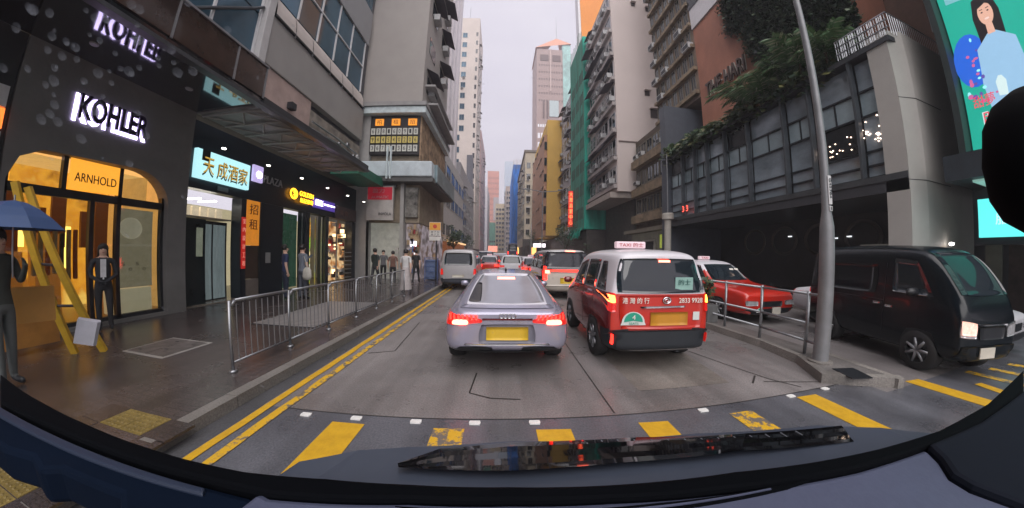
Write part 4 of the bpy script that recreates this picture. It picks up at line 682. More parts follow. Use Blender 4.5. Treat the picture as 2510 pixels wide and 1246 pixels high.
# yellow striped frame leaning outside and an orange board
YF = T('leaning_frame', 'tall yellow leaning frame of two rails with a white paper bag hung on it', 'frame', (-6.2, 2.8, .13)); yr = M('yellow_frame_paint', (.60, .36, .02), .5, var=.15, sc=4)
for (a, c) in (((-6.4, 2.18, 2.50), (-6.05, 2.98, .13)), ((-6.4, 2.02, 2.55), (-6.35, 2.72, .13))): B().beam(a, c, .06, .06, 4).go('rail', yr, YF)
for t in (.2, .45, .7): B().beam((-6.4+.3*t, 2.18+.8*t, 2.5-2.35*t), (-6.4+.05*t, 2.02+.7*t, 2.55-2.4*t), .02).go('rung', M('dark_rung', (.05, .04, .05), .6), YF)
o = B().prism([(0, 0), (.24, -.02), (.27, .02), (.25, .10), (-.01, .10)], 0, .34).go('paper_bag', M('white_bag', (.5, .5, .56), .6), None); o.location = (-5.75, 2.45, .42); o.rotation_euler = (.1, .25, .9); tag(o, 'white printed paper bag hanging at the foot of the yellow frame', 'bag')
OB = B().box(-6.9, -6.86, 1.85, 2.75, .25, .95).go('orange_board', M('orange_card', (.36, .16, .03), .6, var=.2), None); tag(OB, 'plain orange brown board propped low behind the leaning frame', 'board')
# sign-covered building across the side passage
CB = T('corner_tenement', 'beige tenement with blank end wall overhanging the pavement and a board of number tiles', 'building', (-8, 18, .13)); bw = M('beige_end_wall', (.36, .33, .31), .7, var=.06, sc=.5, dirt=.12)
B().box(-12, -4.72, 15.0, 21.6, 10.30, 34).go('upper_wall', bw, CB); B().box(-12, -7.7, 15.02, 21.6, .13, 10.3).go('lower_wall', M('pale_lower_wall', (.33, .32, .31), .6, var=.08), CB); B().box(-7.7, -4.75, 15.3, 21.6, 3.4, 10.3).go('first_floor_wall', M('tan_floor_wall', (.28, .23, .17), .7, var=.2, sc=2), CB)
B().box(-8.5, -4.35, 14.6, 21.8, 10.06, 10.30).go('ledge', M('ledge_grey', (.30, .29, .29), .6), CB); B().box(-8.4, -4.40, 14.7, 21.7, 9.66, 10.04).go('pale_band', M('pale_blue_band', (.58, .66, .68), .4, var=.15, sc=3), CB)
B().box(-7.72, -4.78, 15.02, 15.28, 7.30, 9.62).go('number_board', M('board_black', (.02, .018, .02), .5), CB)
og = M('orange_tile', (.8, .30, .03), .5, e=(1, .35, .03), es=.5, var=.2, sc=9)
for k in range(3): B().box(-7.42+k*.98, -6.92+k*.98, 14.97, 15.01, 9.02, 9.42).go('orange_tile', og, CB); text('招租'[k % 2], .3, .28, (-7.17+k*.98, 14.965, 9.22), '-y', M('tile_ink', (.2, .06, .01), .5, var=0), .005, CB)
tw = M('tile_white', (.6, .6, .55), .5); ty = M('tile_yellow', (.65, .52, .15), .5); tm = {}
for r_, (row, mt) in enumerate((('63816091', tw), ('944540206', ty), ('367313639', tw))):
    for k, ch in enumerate((row+'8')[:9]):
        if mt.name not in tm: tm[mt.name] = B().box(-.12, .12, -.02, .02, -.19, .19).mesh('number_tile', mt)
        x = -7.52+k*.315; z = 8.66-.50*r_; o = put(tm[mt.name], 'number_tile', CB, loc=(x, 14.99, z)); text(ch, .11, .24, (x, 14.965, z), '-y', black, .004, o)
B().box(-4.80, -4.70, 15.1, 21.6, 7.0, 9.7).go('side_hoarding', M('peeling_brown_poster', (.36, .24, .15), .7, var=.5, sc=2.5), CB)
B().box(-7.95, -3.85, 14.4, 15.1, 5.86, 6.72).go('lower_canopy', M('pale_blue_canopy', (.55, .62, .66), .35, var=.15, sc=1.5), CB, bevel=.06); B().box(-4.0, -3.7, 15.1, 20.5, 5.70, 6.72).go('canopy_side', M('teal_grey_canopy', (.16, .22, .24), .3, var=.4, sc=1), CB); B().box(-7.9, -3.8, 14.5, 20.5, 5.60, 5.84).go('canopy_soffit', M('soffit_grey', (.10, .10, .10), .5), CB)
for x in (-6.35, -6.15): B().box(x, x+.07, 14.3, 14.42, 5.7, 7.5).go('hanger', M('pale_blue_band'), CB)
awn = M('plum_awning', (.09, .08, .10), .6, var=.2); acm = M('air_conditioner_white', (.45, .45, .45), .5, var=.2, sc=6)
acme = B().box(-.36, .36, -.42, 0, -.22, .22).box(-.30, .30, -.43, -.42, -.16, .16).mesh('air_conditioner', [acm, black]); 
for i, p in enumerate(acme.polygons): p.material_index = 1 if i >= 6 else 0
for k, z in enumerate((11.4, 14.2, 17.0, 19.8, 22.6)):
    for j, y in enumerate((16.4, 19.4)):
        if (k+j) % 2 and k != 2: B().box(-4.74, -4.69, y-.7, y+.7, z+.1, z+1.2).go('window', glassd, CB); continue
        put(acme, 'air_conditioner', CB, loc=(-4.72, y, z+.3), rz=PI/2); b = B(); b.quad((-4.72, y-.9, z+1.6), (-4.72, y+.9, z+1.6), (-4.0+.1*(k % 2), y+.9, z+1.15), (-4.0+.1*(k % 2), y-.9, z+1.15)); b.quad((-4.72, y-.9, z+1.58), (-4.72, y+.9, z+1.58), (-4.0+.1*(k % 2), y+.9, z+1.12), (-4.0+.1*(k % 2), y-.9, z+1.12)); b.go('awning', awn, CB)
        B().box(-4.74, -4.69, y-.7, y+.7, z+.1, z+1.2).go('window', glassd, CB)
for z, x in ((11.0, -3.9), (12.2, -4.1)): B().box(-4.72, x, 15.4, 21.4, z-.5, z-.38).go('eaves_slab', M('ledge_grey'), CB)
B().box(-7.68, -6.05, 15.05, 15.2, 5.40, 5.55).go('beam', steel, CB)
RS = T('red_white_sign', 'red and white shop sign hanging under the pale canopy', 'sign', (-6.8, 14.8, 3.5)); B().box(-7.58, -6.06, 14.75, 14.9, 3.48, 5.38).go('board', M('sign_dull_white', (.42, .40, .38), .5), RS); B().box(-7.52, -6.12, 14.73, 14.755, 4.62, 5.32).go('red_panel', M('sign_wine_red', (.33, .012, .025), .4, e=(.7, .02, .05), es=.12, var=0), RS)
text('盈力', .7, .26, (-6.9, 14.72, 5.12), '-y', M('sign_grey_letter', (.35, .25, .26), .5, var=0), .006, RS); text('AUMATIC', 1.0, .15, (-6.8, 14.72, 4.76), '-y', M('sign_grey_letter'), .006, RS); text('INVOLA', .72, .16, (-6.5, 14.72, 3.82), '-y', black, .006, RS)
SC = T('corner_shops', 'bright clutter of shopfronts under the overhanging tenement', 'shop', (-6.5, 17, .13)); B().box(-8.0, -7.7, 14.97, 15.3, .13, 3.4).box(-5.75, -5.55, 14.98, 15.4, .13, 5.6).go('post', M('pale_lower_wall'), SC) ; B().box(-7.7, -5.75, 15.6, 15.7, .13, 3.4).go('lobby', M('lobby_pale', (.30, .30, .28), .5, e=(.6, .6, .5), es=.15, var=.3), SC)
B().box(-5.5, -4.78, 15.35, 21.5, .13, 3.35).go('shopfront', patchy_glow('clutter_shop', [(.02, .02, .03), (.08, .07, .08), (.30, .26, .30), (.05, .03, .02), (.22, .14, .08)], .6, 1.1), SC); B().box(-5.5, -4.8, 15.1, 15.3, 3.7, 5.4).go('poster', M('silver_poster', (.25, .24, .22), .3, .3, var=.6, sc=2), SC)
for k in range(40): yk = 15.0; x = -5.45+random.random()*.62; z = .4+random.random()*2.7; B().box(x, x+.04+random.random()*.12, 15.26, 15.34, z, z+.06+random.random()*.3).go('shop_goods', random.choice([glow('goods_white', (.9, .85, .95), 1.6), M('goods_dark', (.03, .03, .04), .6), M('goods_red', (.3, .03, .03), .5), M('goods_tan', (.35, .25, .15), .6), M('goods_blue', (.1, .15, .3), .5)]), SC)
for k in range(8): B().box(-5.95, -5.78, 14.9, 15.0, .3+k*.22, .42+k*.22).go('ladder_sign', M('sign_dull_white'), SC)
# ---------------------------------------------------------------- towers down the street
def win_mesh(w_, h_, fm, gm_, key, d=.12, ac=False):
    b = B(); b.cur = 0; b.box(-w_/2-.06, w_/2+.06, -.05, .02, -h_/2-.10, -h_/2); b.box(-w_/2-.06, w_/2+.06, -.05, .02, h_/2, h_/2+.07); b.box(-w_/2-.06, -w_/2, -.05, .02, -h_/2, h_/2); b.box(w_/2, w_/2+.06, -.05, .02, -h_/2, h_/2); b.box(-.025, .025, -.04, .02, -h_/2, h_/2)
    b.cur = 1; b.quad((-w_/2, -.015, -h_/2), (w_/2, -.015, -h_/2), (w_/2, -.015, h_/2), (-w_/2, -.015, h_/2)); return b.mesh(key, [fm, gm_])
greyframe = M('window_frame_grey', (.3, .3, .3), .5)
def face_pos(face, x0, x1, y0, y1, u, z):
    return {'-y': (x0+u, y0, z), '+x': (x1, y0+u, z), '-x': (x0, y0+u, z)}[face]
def tower(name, label, x0, x1, y0, y1, z0, z1, mat, spec, cat='building', skin=None):
    """spec: list of (face, start, step, count, z start, z step, rows, w, h, frame, glass, ac probability, awning probability)"""
    P = T(name, label, cat, ((x0+x1)/2, (y0+y1)/2, z0)); B().box(x0, x1, y0, y1, z0, z1).go('wall', mat, P)
    for i, (face, s0, ds, nc, zz, dz, nr, ww, hh, fm, gm_, pa, pw) in enumerate(spec):
        me = win_mesh(ww, hh, fm, gm_, 'window'); aw = None
        for r_ in range(nr):
            for c_ in range(nc):
                u = s0+c_*ds; z = zz+r_*dz; p = face_pos(face, x0, x1, y0, y1, u, z); w_ = put(me, 'window', P, loc=p, rz=FACE[face])
                if random.random() < pa: put(acme, 'air_conditioner', w_, loc=(random.uniform(-.2, .2)*ww, -.02, -hh/2-.3), local=True)
                if random.random() < pw:
                    if aw is None: aw = B().quad((-ww/2-.15, 0, hh/2+.2), (ww/2+.15, 0, hh/2+.2), (ww/2+.15, -.75, hh/2-.15), (-ww/2-.15, -.75, hh/2-.15)).box(-ww/2-.15, ww/2+.15, -.76, -.73, hh/2-.2, hh/2-.13).mesh('awning', random.choice([awn, M('pale_awning', (.4, .38, .36), .6)]))
                    put(aw, 'awning', w_, local=True)
    return P
cw = M('cream_tower_wall', (.62, .55, .50), .7, var=.05, sc=.3, dirt=.12); pw_ = M('pale_tower_wall', (.66, .62, .64), .7, var=.04, sc=.3); pinkw = M('pink_tower_wall', (.50, .35, .35), .7, var=.05, sc=.3)
G = tower('grey_office_block', 'low pale grey office block beyond the overhanging tenement with ribbon windows', -14, -7.0, 22.2, 48, .1, 14.4, M('pale_grey_block', (.50, .48, .48), .7, var=.06, dirt=.1), [('+x', 3, 3.1, 8, 8.5, 3.6, 2, 2.4, 1.5, greyframe, glassd, .1, 0), ('+x', 3, 3.1, 8, 4.6, 3.6, 1, 2.4, 1.3, greyframe, glassd, .1, 0)])
B().box(-7.02, -6.2, 30, 44, .15, 3.0).go('red_brown_shop', M('red_brown_shopfront', (.12, .04, .025), .5, e=(.8, .25, .08), es=.12, var=.5, sc=1), G); B().box(-6.2, -5.9, 30, 44, 3.0, 3.2).go('shop_canopy', M('warm_lit_edge', (.5, .3, .15), .5, e=(1, .6, .3), es=.8, var=0), G)
for y, z in ((24.5, 2.4), (26, 2.0)): B().box(-6.98, -6.5, y, y+.1, z-.35, z+.35).go('lit_sign', glow('warm_sign', (1, .65, .25), 3), G)
tower('white_ribbed_tower', 'tall white ribbed tower rising behind the grey office block', -20, -8.0, 22, 46, 14.4, 75, pw_, [('+x', 1.5, 3.0, 7, 18, 3.1, 17, .5, 1.2, pw_, M('slot_shadow', (.2, .18, .2), .6), 0, 0)])
for y in range(22, 46, 3): B().box(-8.0, -7.75, y, y+.35, 14.5, 75).go('rib', pw_, bpy.data.objects['white_ribbed_tower'])
tower('slim_cream_tower', 'slim cream residential tower with flat roof against the sky on the left', -15, -7.75, 76, 90, 3, 75, cw, [('-y', 1.1, 1.8, 2, 38, 3.4, 10, 1.3, 1.6, greyframe, glassb, .4, 0), ('-y', 6.6, .1, 1, 18, 3.0, 18, .5, 1.3, greyframe, glassd, 0, 0), ('-y', 1.5, 2.2, 1, 10, 3.6, 8, 1.8, 1.6, greyframe, glassb, 0, 0), ('+x', 2, 3, 4, 18, 3.0, 17, .9, 1.3, greyframe, glassd, .3, .2)])
B().beam((-11, 77, 75), (-11, 77, 80), .08).go('aerial', steel, bpy.data.objects['slim_cream_tower']); B().box(-10.2, -8.4, 75.6, 75.95, 20, 30).go('curved_screen', M('dark_screen', (.10, .10, .12), .5), bpy.data.objects['slim_cream_tower'])
tower('mid_grey_tower', 'grey block standing in front of the slim cream tower', -14, -7.9, 50, 74, 1, 19, M('mid_grey_wall', (.33, .32, .33), .7, var=.06), [('+x', 2, 2.6, 8, 5, 3.2, 4, 1.6, 1.3, greyframe, glassd, .4, .2)])
tower('pink_tower', 'narrow pink tower on the left far down the street', -16, -7.9, 96, 122, 2, 47, pinkw, [('+x', 2, 3.4, 7, 8, 3.2, 12, 1.2, 1.3, greyframe, glassd, .3, .2), ('-y', 2, 3, 2, 24, 3.2, 7, 1.2, 1.3, greyframe, glassd, .3, 0)])
tower('banded_tower', 'white banded balcony tower after the pink tower', -18, -8.2, 150, 178, 2, 40, M('white_banded_wall', (.58, .55, .55), .7), [('-y', 1.2, 2.1, 4, 6, 3.1, 11, 1.7, 1.5, white, glassb, .2, 0)])
tower('salmon_tower', 'salmon and grey high rise closing the far end of the street', -16.5, -3.5, 300, 318, 2, 96, M('salmon_wall', (.60, .25, .18), .7, var=.1, sc=.1), [('-y', 1.6, 2.6, 5, 40, 6, 9, 2.0, 2.0, M('salmon_wall'), M('salmon_slot', (.4, .16, .13), .7), 0, 0)])
B().box(-9.5, -3.4, 299.2, 299.9, 40, 66).go('grey_lower_bands', M('grey_bands', (.40, .36, .36), .7), bpy.data.objects['salmon_tower'])
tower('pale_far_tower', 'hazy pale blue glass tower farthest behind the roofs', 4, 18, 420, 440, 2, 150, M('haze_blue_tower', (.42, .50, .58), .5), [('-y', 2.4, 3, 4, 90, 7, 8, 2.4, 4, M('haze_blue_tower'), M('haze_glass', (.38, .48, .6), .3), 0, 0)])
tower('green_net_block', 'small block wrapped in green netting at the street end', -10.7, -4.6, 220, 232, 2, 28, netting('teal_netting', (.10, .26, .20)), [('-y', 1.2, 1.8, 3, 5, 3.4, 3, 1.2, 1.6, greyframe, glassd, 0, 0)])
tower('cream_far_block', 'cream tenement with stacked balconies at the street bend', -4.5, 2.2, 190, 215, 2, 38, M('warm_cream_wall', (.60, .50, .36), .7, dirt=.1), [('-y', 1.3, 2.1, 3, 5, 3.2, 10, 1.5, 1.5, white, glassd, .5, .4)])
tower('tan_far_block', 'tan stepped tenement right of the cream one at the bend', 2.3, 7.6, 160, 190, 2, 43, M('tan_wall_far', (.45, .37, .33), .7, dirt=.15), [('-y', 1.1, 1.5, 3, 5, 3.1, 12, 1.1, 1.5, white, glassd, .6, .5), ('-x', 2, 3, 8, 5, 3.1, 12, 1.5, 1.5, white, glassd, .5, .5)])
tower('blue_net_block', 'building shrouded in bright blue netting on the right', 4.7, 9.5, 112, 150, 3, 40, netting('blue_netting', (.03, .19, .62)), [])
B().box(4.9, 7.2, 111.6, 111.9, 7, 36).go('loose_net_sheet', netting('blue_netting', (.03, .19, .62)) if 0 else _M['blue_netting'], bpy.data.objects['blue_net_block'])
for k in range(8): B().beam((4.8+k*.6, 111.9, 38), (4.8+k*.6, 111.9, 41.5+random.random()), .06).go('scaffold_pole', M('bamboo', (.35, .28, .15), .7), bpy.data.objects['blue_net_block'])
tower('olive_tenement', 'olive beige tenement with dark corner windows between blue and yellow blocks', 6.6, 15, 75, 108, 4, 31, M('olive_beige_wall', (.52, .46, .36), .7, var=.08, dirt=.2), [('-y', 1.0, 1.7, 4, 8, 3.2, 7, 1.0, 1.5, greyframe, glassd, .3, .1), ('-x', 2, 3, 9, 8, 3.2, 7, 1.6, 1.5, greyframe, glassd, .4, .4)])
B().box(6.3, 15.2, 74.7, 108, 31, 31.6).go('roof_slab', M('roof_grey', (.2, .18, .16), .7), bpy.data.objects['olive_tenement']); B().box(6.2, 11, 74.2, 75, 1, 6).go('dark_hoarding', M('tree_dark_hoarding', (.07, .065, .06), .8), bpy.data.objects['olive_tenement'])
# pointed tower
PT = tower('pointed_tower', 'tall pinkish tower with orange pyramid roof and thin spire above the street', 19.5, 35.2, 150, 172, 10, 126, M('pinkish_tower_wall', (.36, .26, .235), .7, var=.04, sc=.1), [('-y', 1.4, 1.85, 8, 32, 5.5, 8, 1.15, 3.0, M('bright_pane_frame', (.8, .78, .78), .5), M('bright_pane', (.85, .85, .88), .4), 0, 0), ('-y', 1.2, 1.35, 11, 76.5, 3.6, 1, .8, 1.6, M('bright_pane_frame'), M('bright_pane'), 0, 0), ('-y', 1.6, 1.5, 10, 92, 4.6, 6, .8, 1.2, M('pinkish_tower_wall'), M('tower_slot', (.15, .10, .09), .6), 0, 0)])
B().box(35.3, 40.3, 150, 172, 10, 130).go('teal_glass_side', M('teal_mosaic_glass', (.28, .50, .46), .3, var=.3, sc=.25), PT); B().box(21.6, 26.6, 149.7, 149.95, 118, 122).go('louvre', M('louvre_brown', (.13, .08, .07), .6), PT); B().box(29, 34, 149.7, 149.95, 118, 122).go('louvre', M('louvre_brown'), PT)
for x in (23.2, 25.4): B().box(x, x+.9, 149.6, 149.95, 81, 92).go('dark_slot', M('louvre_brown'), PT)
B().box(27, 32.5, 149.6, 149.95, 82, 92).go('big_screen', M('pale_teal_screen', (.40, .48, .48), .3), PT); b = B(); b.quad((18.8, 149.4, 126.5), (40.6, 149.4, 130.5), (33.8, 160, 143), (33.8, 160, 143)); b.quad((18.8, 149.4, 126.5), (33.8, 160, 143), (33.8, 160, 143), (18.8, 172, 126.5)); b.quad((40.6, 149.4, 130.5), (40.6, 172, 130.5), (33.8, 160, 143), (33.8, 160, 143)); b.go('pyramid_roof', M('orange_tile_roof', (.58, .26, .16), .7), PT)
B().beam((33.8, 160, 142), (33.8, 160, 160), .35, .08).go('spire', steel, PT); B().box(27.3, 28.2, 149.5, 149.95, 98, 126).go('pale_rib', M('pale_rib', (.5, .38, .34), .6), PT)
Y_ = tower('yellow_block', 'narrow block with plain ochre yellow end wall facing the traffic', 8.3, 14, 48, 66, 5.2, 26.8, M('ochre_wall', (.68, .42, .09), .7, var=.05, sc=.4, dirt=.08), [('-x', 1.5, 2.6, 6, 7.5, 3.1, 6, 1.6, 1.5, M('salmon_frame', (.5, .28, .18), .6), glassd, .6, .6)])
B().box(7.75, 8.28, 48.3, 66, 5.2, 24).go('salmon_bay', M('salmon_bay', (.45, .25, .16), .7, var=.2), Y_)
for k in range(6): B().box(7.78, 8.2, 48.1, 48.28, 6.2+k*3, 7.6+k*3).go('bay_window', glassd, Y_)
tower('pale_balcony_block', 'pale block with air conditioners between the ochre wall and green netting', 11.0, 16, 38.3, 47.9, 4.6, 28, M('pale_block_wall', (.42, .40, .42), .7, var=.1), [('-x', 1.2, 1.9, 5, 6.4, 2.9, 8, 1.4, 1.4, white, glassd, .8, .7)])
NS = T('neon_sign', 'tall vertical glowing red neon sign on the green netted building', 'sign', (9.9, 37, 6)); B().box(9.35, 9.95, 36.2, 36.4, 5.6, 10.6).go('board', M('neon_board', (.15, .02, .02), .5, e=(1, .05, .03), es=.5, var=0), NS)
for k, ch in enumerate('大眾浴室中心'): text(ch, .48, .6, (9.66, 36.15, 10.1-.78*k), '-y', glow('red_neon', (1, .12, .04), 4), .02, NS)
GN = tower('green_netted_tower', 'tall building wrapped in deep green scaffold netting on the right', 10.2, 16, 31.8, 38.2, 4.9, 30.5, netting('green_netting', (.02, .38, .28)), [('-x', 1.2, 1.9, 3, 7, 3, 7, 1.3, 1.3, M('faint_net_frame', (.02, .13, .10), .8), M('faint_net_pane', (.015, .10, .08), .8), 0, 0)])
for k in range(12): y = 31.9+k*.55; B().beam((10.1, y, 4.9), (10.1, y, 31.2+random.random()), .035).go('bamboo_pole', M('bamboo_grey', (.10, .17, .13), .7), GN)
b = B(); random.seed(3)
for k in range(14): y = 32+k*.45; b.quad((10.15, y, 5.2), (10.15, y+.45, 5.2), (9.2+random.random()*.8, y+.45, 3.6+random.random()*.7), (9.2+random.random()*.8, y, 3.9+random.random()*.5))
b.go('net_skirt', _M['green_netting'], GN)
OT = tower('orange_tower', 'tall tower with a flat bright orange wall behind the beige end wall', 12.7, 20, 40, 41.6, 28, 62, M('bright_orange_wall', (.72, .25, .035), .6, var=.05, sc=.3), []); B().box(12.3, 12.68, 40.02, 41.6, 28, 62).go('white_edge', white, OT)
# beige corner block with blank end wall
R1 = T('beige_corner_block', 'large beige block with blank end wall and a cluttered street front of air conditioners', 'building', (13, 27, 7)); bwr = M('pinkish_beige_wall', (.58, .50, .47), .7, var=.04, sc=.3, dirt=.08)
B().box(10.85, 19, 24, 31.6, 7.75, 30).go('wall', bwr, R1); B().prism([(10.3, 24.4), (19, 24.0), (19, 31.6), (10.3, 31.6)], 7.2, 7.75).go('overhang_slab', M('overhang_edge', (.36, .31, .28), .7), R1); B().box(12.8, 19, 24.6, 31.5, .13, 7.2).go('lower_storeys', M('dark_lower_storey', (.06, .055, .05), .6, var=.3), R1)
random.seed(11)
wr = win_mesh(1.5, 1.5, M('aluminium_frame', (.42, .40, .42), .4, .3), glassd, 'window'); awm = B().quad((-1.0, 0, 1.15), (1.0, 0, 1.15), (1.0, -.8, .75), (-1.0, -.8, .75)).box(-1.0, 1.0, -.82, -.78, .68, .76).mesh('awning', awn); cage = B()
for k in range(5): cage.box(-.85+k*.42, -.82+k*.42, -.45, -.42, -.85, .3)
for z in (-.85, -.3, .3): cage.box(-.87, .87, -.46, -.42, z, z+.03)
cage.box(-.87, -.84, -.45, 0, -.85, -.82).box(.84, .87, -.45, 0, -.85, -.82); cage = cage.mesh('window_cage', M('cage_grey', (.35, .34, .35), .5, .4))
for f in range(8):
    z = 9.4+f*2.72
    B().box(10.50, 10.84, 24.02, 31.6, z-1.35, z-1.0).go('floor_band', M('floor_band_grey', (.38, .34, .33), .7, dirt=.3), R1)
    for c_ in range(4):
        y = 25+c_*1.85; w_ = put(wr, 'window', R1, loc=(10.84, y, z), rz=-PI/2)
        if random.random() < .75: put(acme, 'air_conditioner', w_, loc=(random.uniform(-.5, .5), -.02, -.55), local=True, scale=(1.1, 1.3, 1.1))
        if random.random() < .7: put(awm, 'awning', w_, local=True, scale=(1, random.uniform(.7, 1.3), 1))
        if random.random() < .6: put(cage, 'window_cage', w_, local=True)
for x, z, w_ in ((13.9, 17.5, .5), (14.4, 15.2, .9), (13.2, 28.0, .4), (14.8, 27.6, .45), (16.3, 26.8, .6)): B().box(x, x+w_, 23.95, 24.0, z, z+w_).go('small_window', M('small_window_dark', (.05, .04, .04), .4), R1); B().box(x-.1, x+w_+.1, 23.7, 24, z+w_, z+w_+.08).go('window_hood', bwr, R1)
B().box(11.0, 14.2, 23.93, 24.0, 12.5, 12.62).go('wall_crack_strip', M('strip_brown', (.15, .11, .1), .7), R1)
# old dark tenement next to the podium
OD = T('old_tenement', 'low old dark tenement with stained balconies between the beige block and the podium', 'building', (13, 21, .13)); od = M('sooty_brown_wall', (.10, .075, .055), .8, var=.35, sc=1.2, dirt=.5)
B().box(12.4, 18, 17.6, 23.4, .13, 12.2).go('wall', od, OD); wo = win_mesh(.75, 1.2, M('old_frame', (.16, .14, .11), .6), glassd, 'window'); random.seed(5)
for z in (4.9, 7.3, 9.9): B().box(11.9, 12.4, 17.6, 23.4, z-.35, z+.35).go('balcony_band', M('stained_band', (.24, .18, .12), .8, var=.35, sc=2, dirt=.5), OD)
for z in (6.1, 8.6, 11.0):
    for k in range(6):
        w_ = put(wo, 'window', OD, loc=(12.39, 18.2+k*.93, z), rz=-PI/2)
        if random.random() < .4: put(acme, 'air_conditioner', w_, loc=(0, -.1, -.4), local=True, scale=(.8, .8, .8))
B().box(12.0, 12.38, 17.7, 23.4, .13, 3.6).go('shopfront', M('dim_shopfront', (.05, .045, .04), .4, e=(.5, .45, .35), es=.05, var=.6, sc=1), OD); B().box(11.3, 12.4, 17.6, 23.6, 3.6, 3.9).go('shop_awning', M('dusty_awning', (.16, .14, .11), .8), OD)
B().box(11.9, 12.0, 17.9, 18.9, 2.3, 3.3).go('lime_sign', M('lime_sign', (.35, .42, .06), .5, e=(.6, .7, .1), es=.25, var=.2), OD); B().box(11.9, 12.0, 19.6, 21.4, 1.9, 3.0).go('pale_frame_sign', M('pale_frame', (.4, .38, .35), .5), OD); B().box(11.88, 11.9, 19.75, 21.25, 2.05, 2.85).go('dark_sign_face', black, OD)
T2 = tower('brown_grid_tower', 'brown old tower with a tight grid of stained windows behind the planted podium', 13.0, 19, 15.4, 20.5, 12.3, 34, M('brown_stained_wall', (.20, .14, .105), .8, var=.3, sc=1, dirt=.4), [('-x', .5, .72, 7, 13.6, 1.75, 11, .42, 1.0, M('old_frame'), glassd, .18, 0)])
for k in range(12): B().box(12.7, 12.98, 15.4, 20.5, 12.55+k*1.75, 12.8+k*1.75).go('balcony_band', M('stained_band'), T2)
# ---------------------------------------------------------------- hotel podium on the right
HP = T('hotel_podium', 'glass fronted hotel podium with dark soffit, steel mullions and planted roof terrace', 'building', (13, 10, .13)); rnd = random.Random(9)
sof = M('podium_dark_fascia', (.035, .037, .043), .45, var=.1); pglass = M('podium_mirror_glass', (.30, .36, .41), .10, .3, var=.35, sc=.35, stretch=(1, 1, 1.6))
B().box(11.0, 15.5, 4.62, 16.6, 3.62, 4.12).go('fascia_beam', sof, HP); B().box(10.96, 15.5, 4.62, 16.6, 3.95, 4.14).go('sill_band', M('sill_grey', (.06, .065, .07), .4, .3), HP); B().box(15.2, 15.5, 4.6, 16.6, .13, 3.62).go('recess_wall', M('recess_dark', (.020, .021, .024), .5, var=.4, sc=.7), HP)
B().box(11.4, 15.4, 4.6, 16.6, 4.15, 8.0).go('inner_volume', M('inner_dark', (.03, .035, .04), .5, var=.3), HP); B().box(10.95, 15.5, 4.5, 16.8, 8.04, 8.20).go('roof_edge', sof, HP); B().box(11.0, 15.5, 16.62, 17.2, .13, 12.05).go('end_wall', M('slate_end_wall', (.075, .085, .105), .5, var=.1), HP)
ym = [4.62, 5.85, 7.4, 8.5, 10.3, 11.7, 13.0, 14.0, 15.1, 16.5]; zr = [4.20, 4.55, 5.0, 6.15, 6.98, 8.0]
for a, b_ in zip(ym, ym[1:]):
    for i, (z0, z1) in enumerate(zip(zr, zr[1:])):
        if i == 3:
            m_ = (a+b_)/2; B().box(11.30, 11.36, a+.06, m_-.02, z0+.03, z1-.03).go('pane', M('pale_band_glass', (.34, .43, .47), .15, .3, var=.2, sc=.8), HP); B().box(11.30, 11.36, m_+.02, b_-.06, z0+.03, z1-.03).go('pane', M('pale_band_glass'), HP); B().box(11.26, 11.3, m_-.02, m_+.02, z0, z1).go('glazing_bar', darkmet, HP)
        else: B().box(11.30, 11.36, a+.06, b_-.06, z0+.03, z1-.03).go('pane', pglass if rnd.random() < .88 else M('open_dark_pane', (.012, .014, .017), .2), HP)
for y in ym[1:-1]: B().box(11.0, 11.22, y-.045, y+.045, 3.95, 8.04).go('mullion', M('mullion_grey', (.07, .08, .09), .4, .4), HP, bevel=.01)
for z in zr[1:-1]: B().box(11.22, 11.28, 4.62, 16.5, z-.03, z+.03).go('transom', darkmet, HP)
B().prism([(11.0, 4.60), (11.57, 4.42), (15.0, 4.42), (15.0, 5.2), (11.0, 5.2)], .13, 8.42).go('stone_column', M('warm_stone_pier', (.36, .345, .32), .55, var=.07, sc=.8, dirt=.18), HP)
for z in (3.88, 6.26): B().prism([(10.995, 4.60), (11.57, 4.412), (13.2, 4.412), (13.2, 4.42), (11.57, 4.425), (11.0, 4.61)], z, z+.02).go('panel_joint', black, HP)
B().box(11.0, 15.2, 4.45, 4.50, 8.55, 9.25).box(10.9, 10.93, 4.45, 6.1, 8.30, 8.34).go('terrace_screen', darkmet, HP) if 0 else None
B().path([(11.0, 6.1, 8.95), (11.0, 4.45, 8.95), (15.2, 4.45, 8.95)], .022, 6).go('terrace_rail', steel, HP); bal = B().beam((0, 0, 8.25), (0, 0, 8.93), .011, n=4).mesh('terrace_baluster', steel)
for k in range(22): put(bal, 'terrace_baluster', HP, loc=(11.0, 4.5+k*.075, 0))
for k in range(30): put(bal, 'terrace_baluster', HP, loc=(11.1+k*.14, 4.45, 0))
for k in range(16): put(bal, 'terrace_baluster', HP, loc=(11.0, 4.5+k*.10, .0), scale=(1, 1, 1))
for z in (8.45, 8.7): B().box(10.98, 11.02, 4.45, 6.1, z, z+.03).go('terrace_bar', steel, HP)
fl = B().lathe([(.001, -.02), (.022, 0), (.001, .02)], n=6).mesh('fairy_light', glow('fairy_light_glow', (1, .72, .55), 6)); n = 0
for k in range(52):
    y = rnd.gauss(5.25, .42); z = rnd.gauss(5.52, .22)
    if 4.7 < y < 6.6: put(fl, 'fairy_light', HP, loc=(11.27, y, z))
for k in range(26): y = rnd.uniform(6.2, 7.6); put(fl, 'fairy_light', HP, loc=(11.27, y, 5.75-(y-6.2)*.12-rnd.random()*.5))
for y, ch in ((14.9, '3'), (14.55, '3')): text(ch, .16, .34, (10.94, y, 4.55), '-x', glow('red_digit', (1, .08, .05), 2.5), .01, HP)
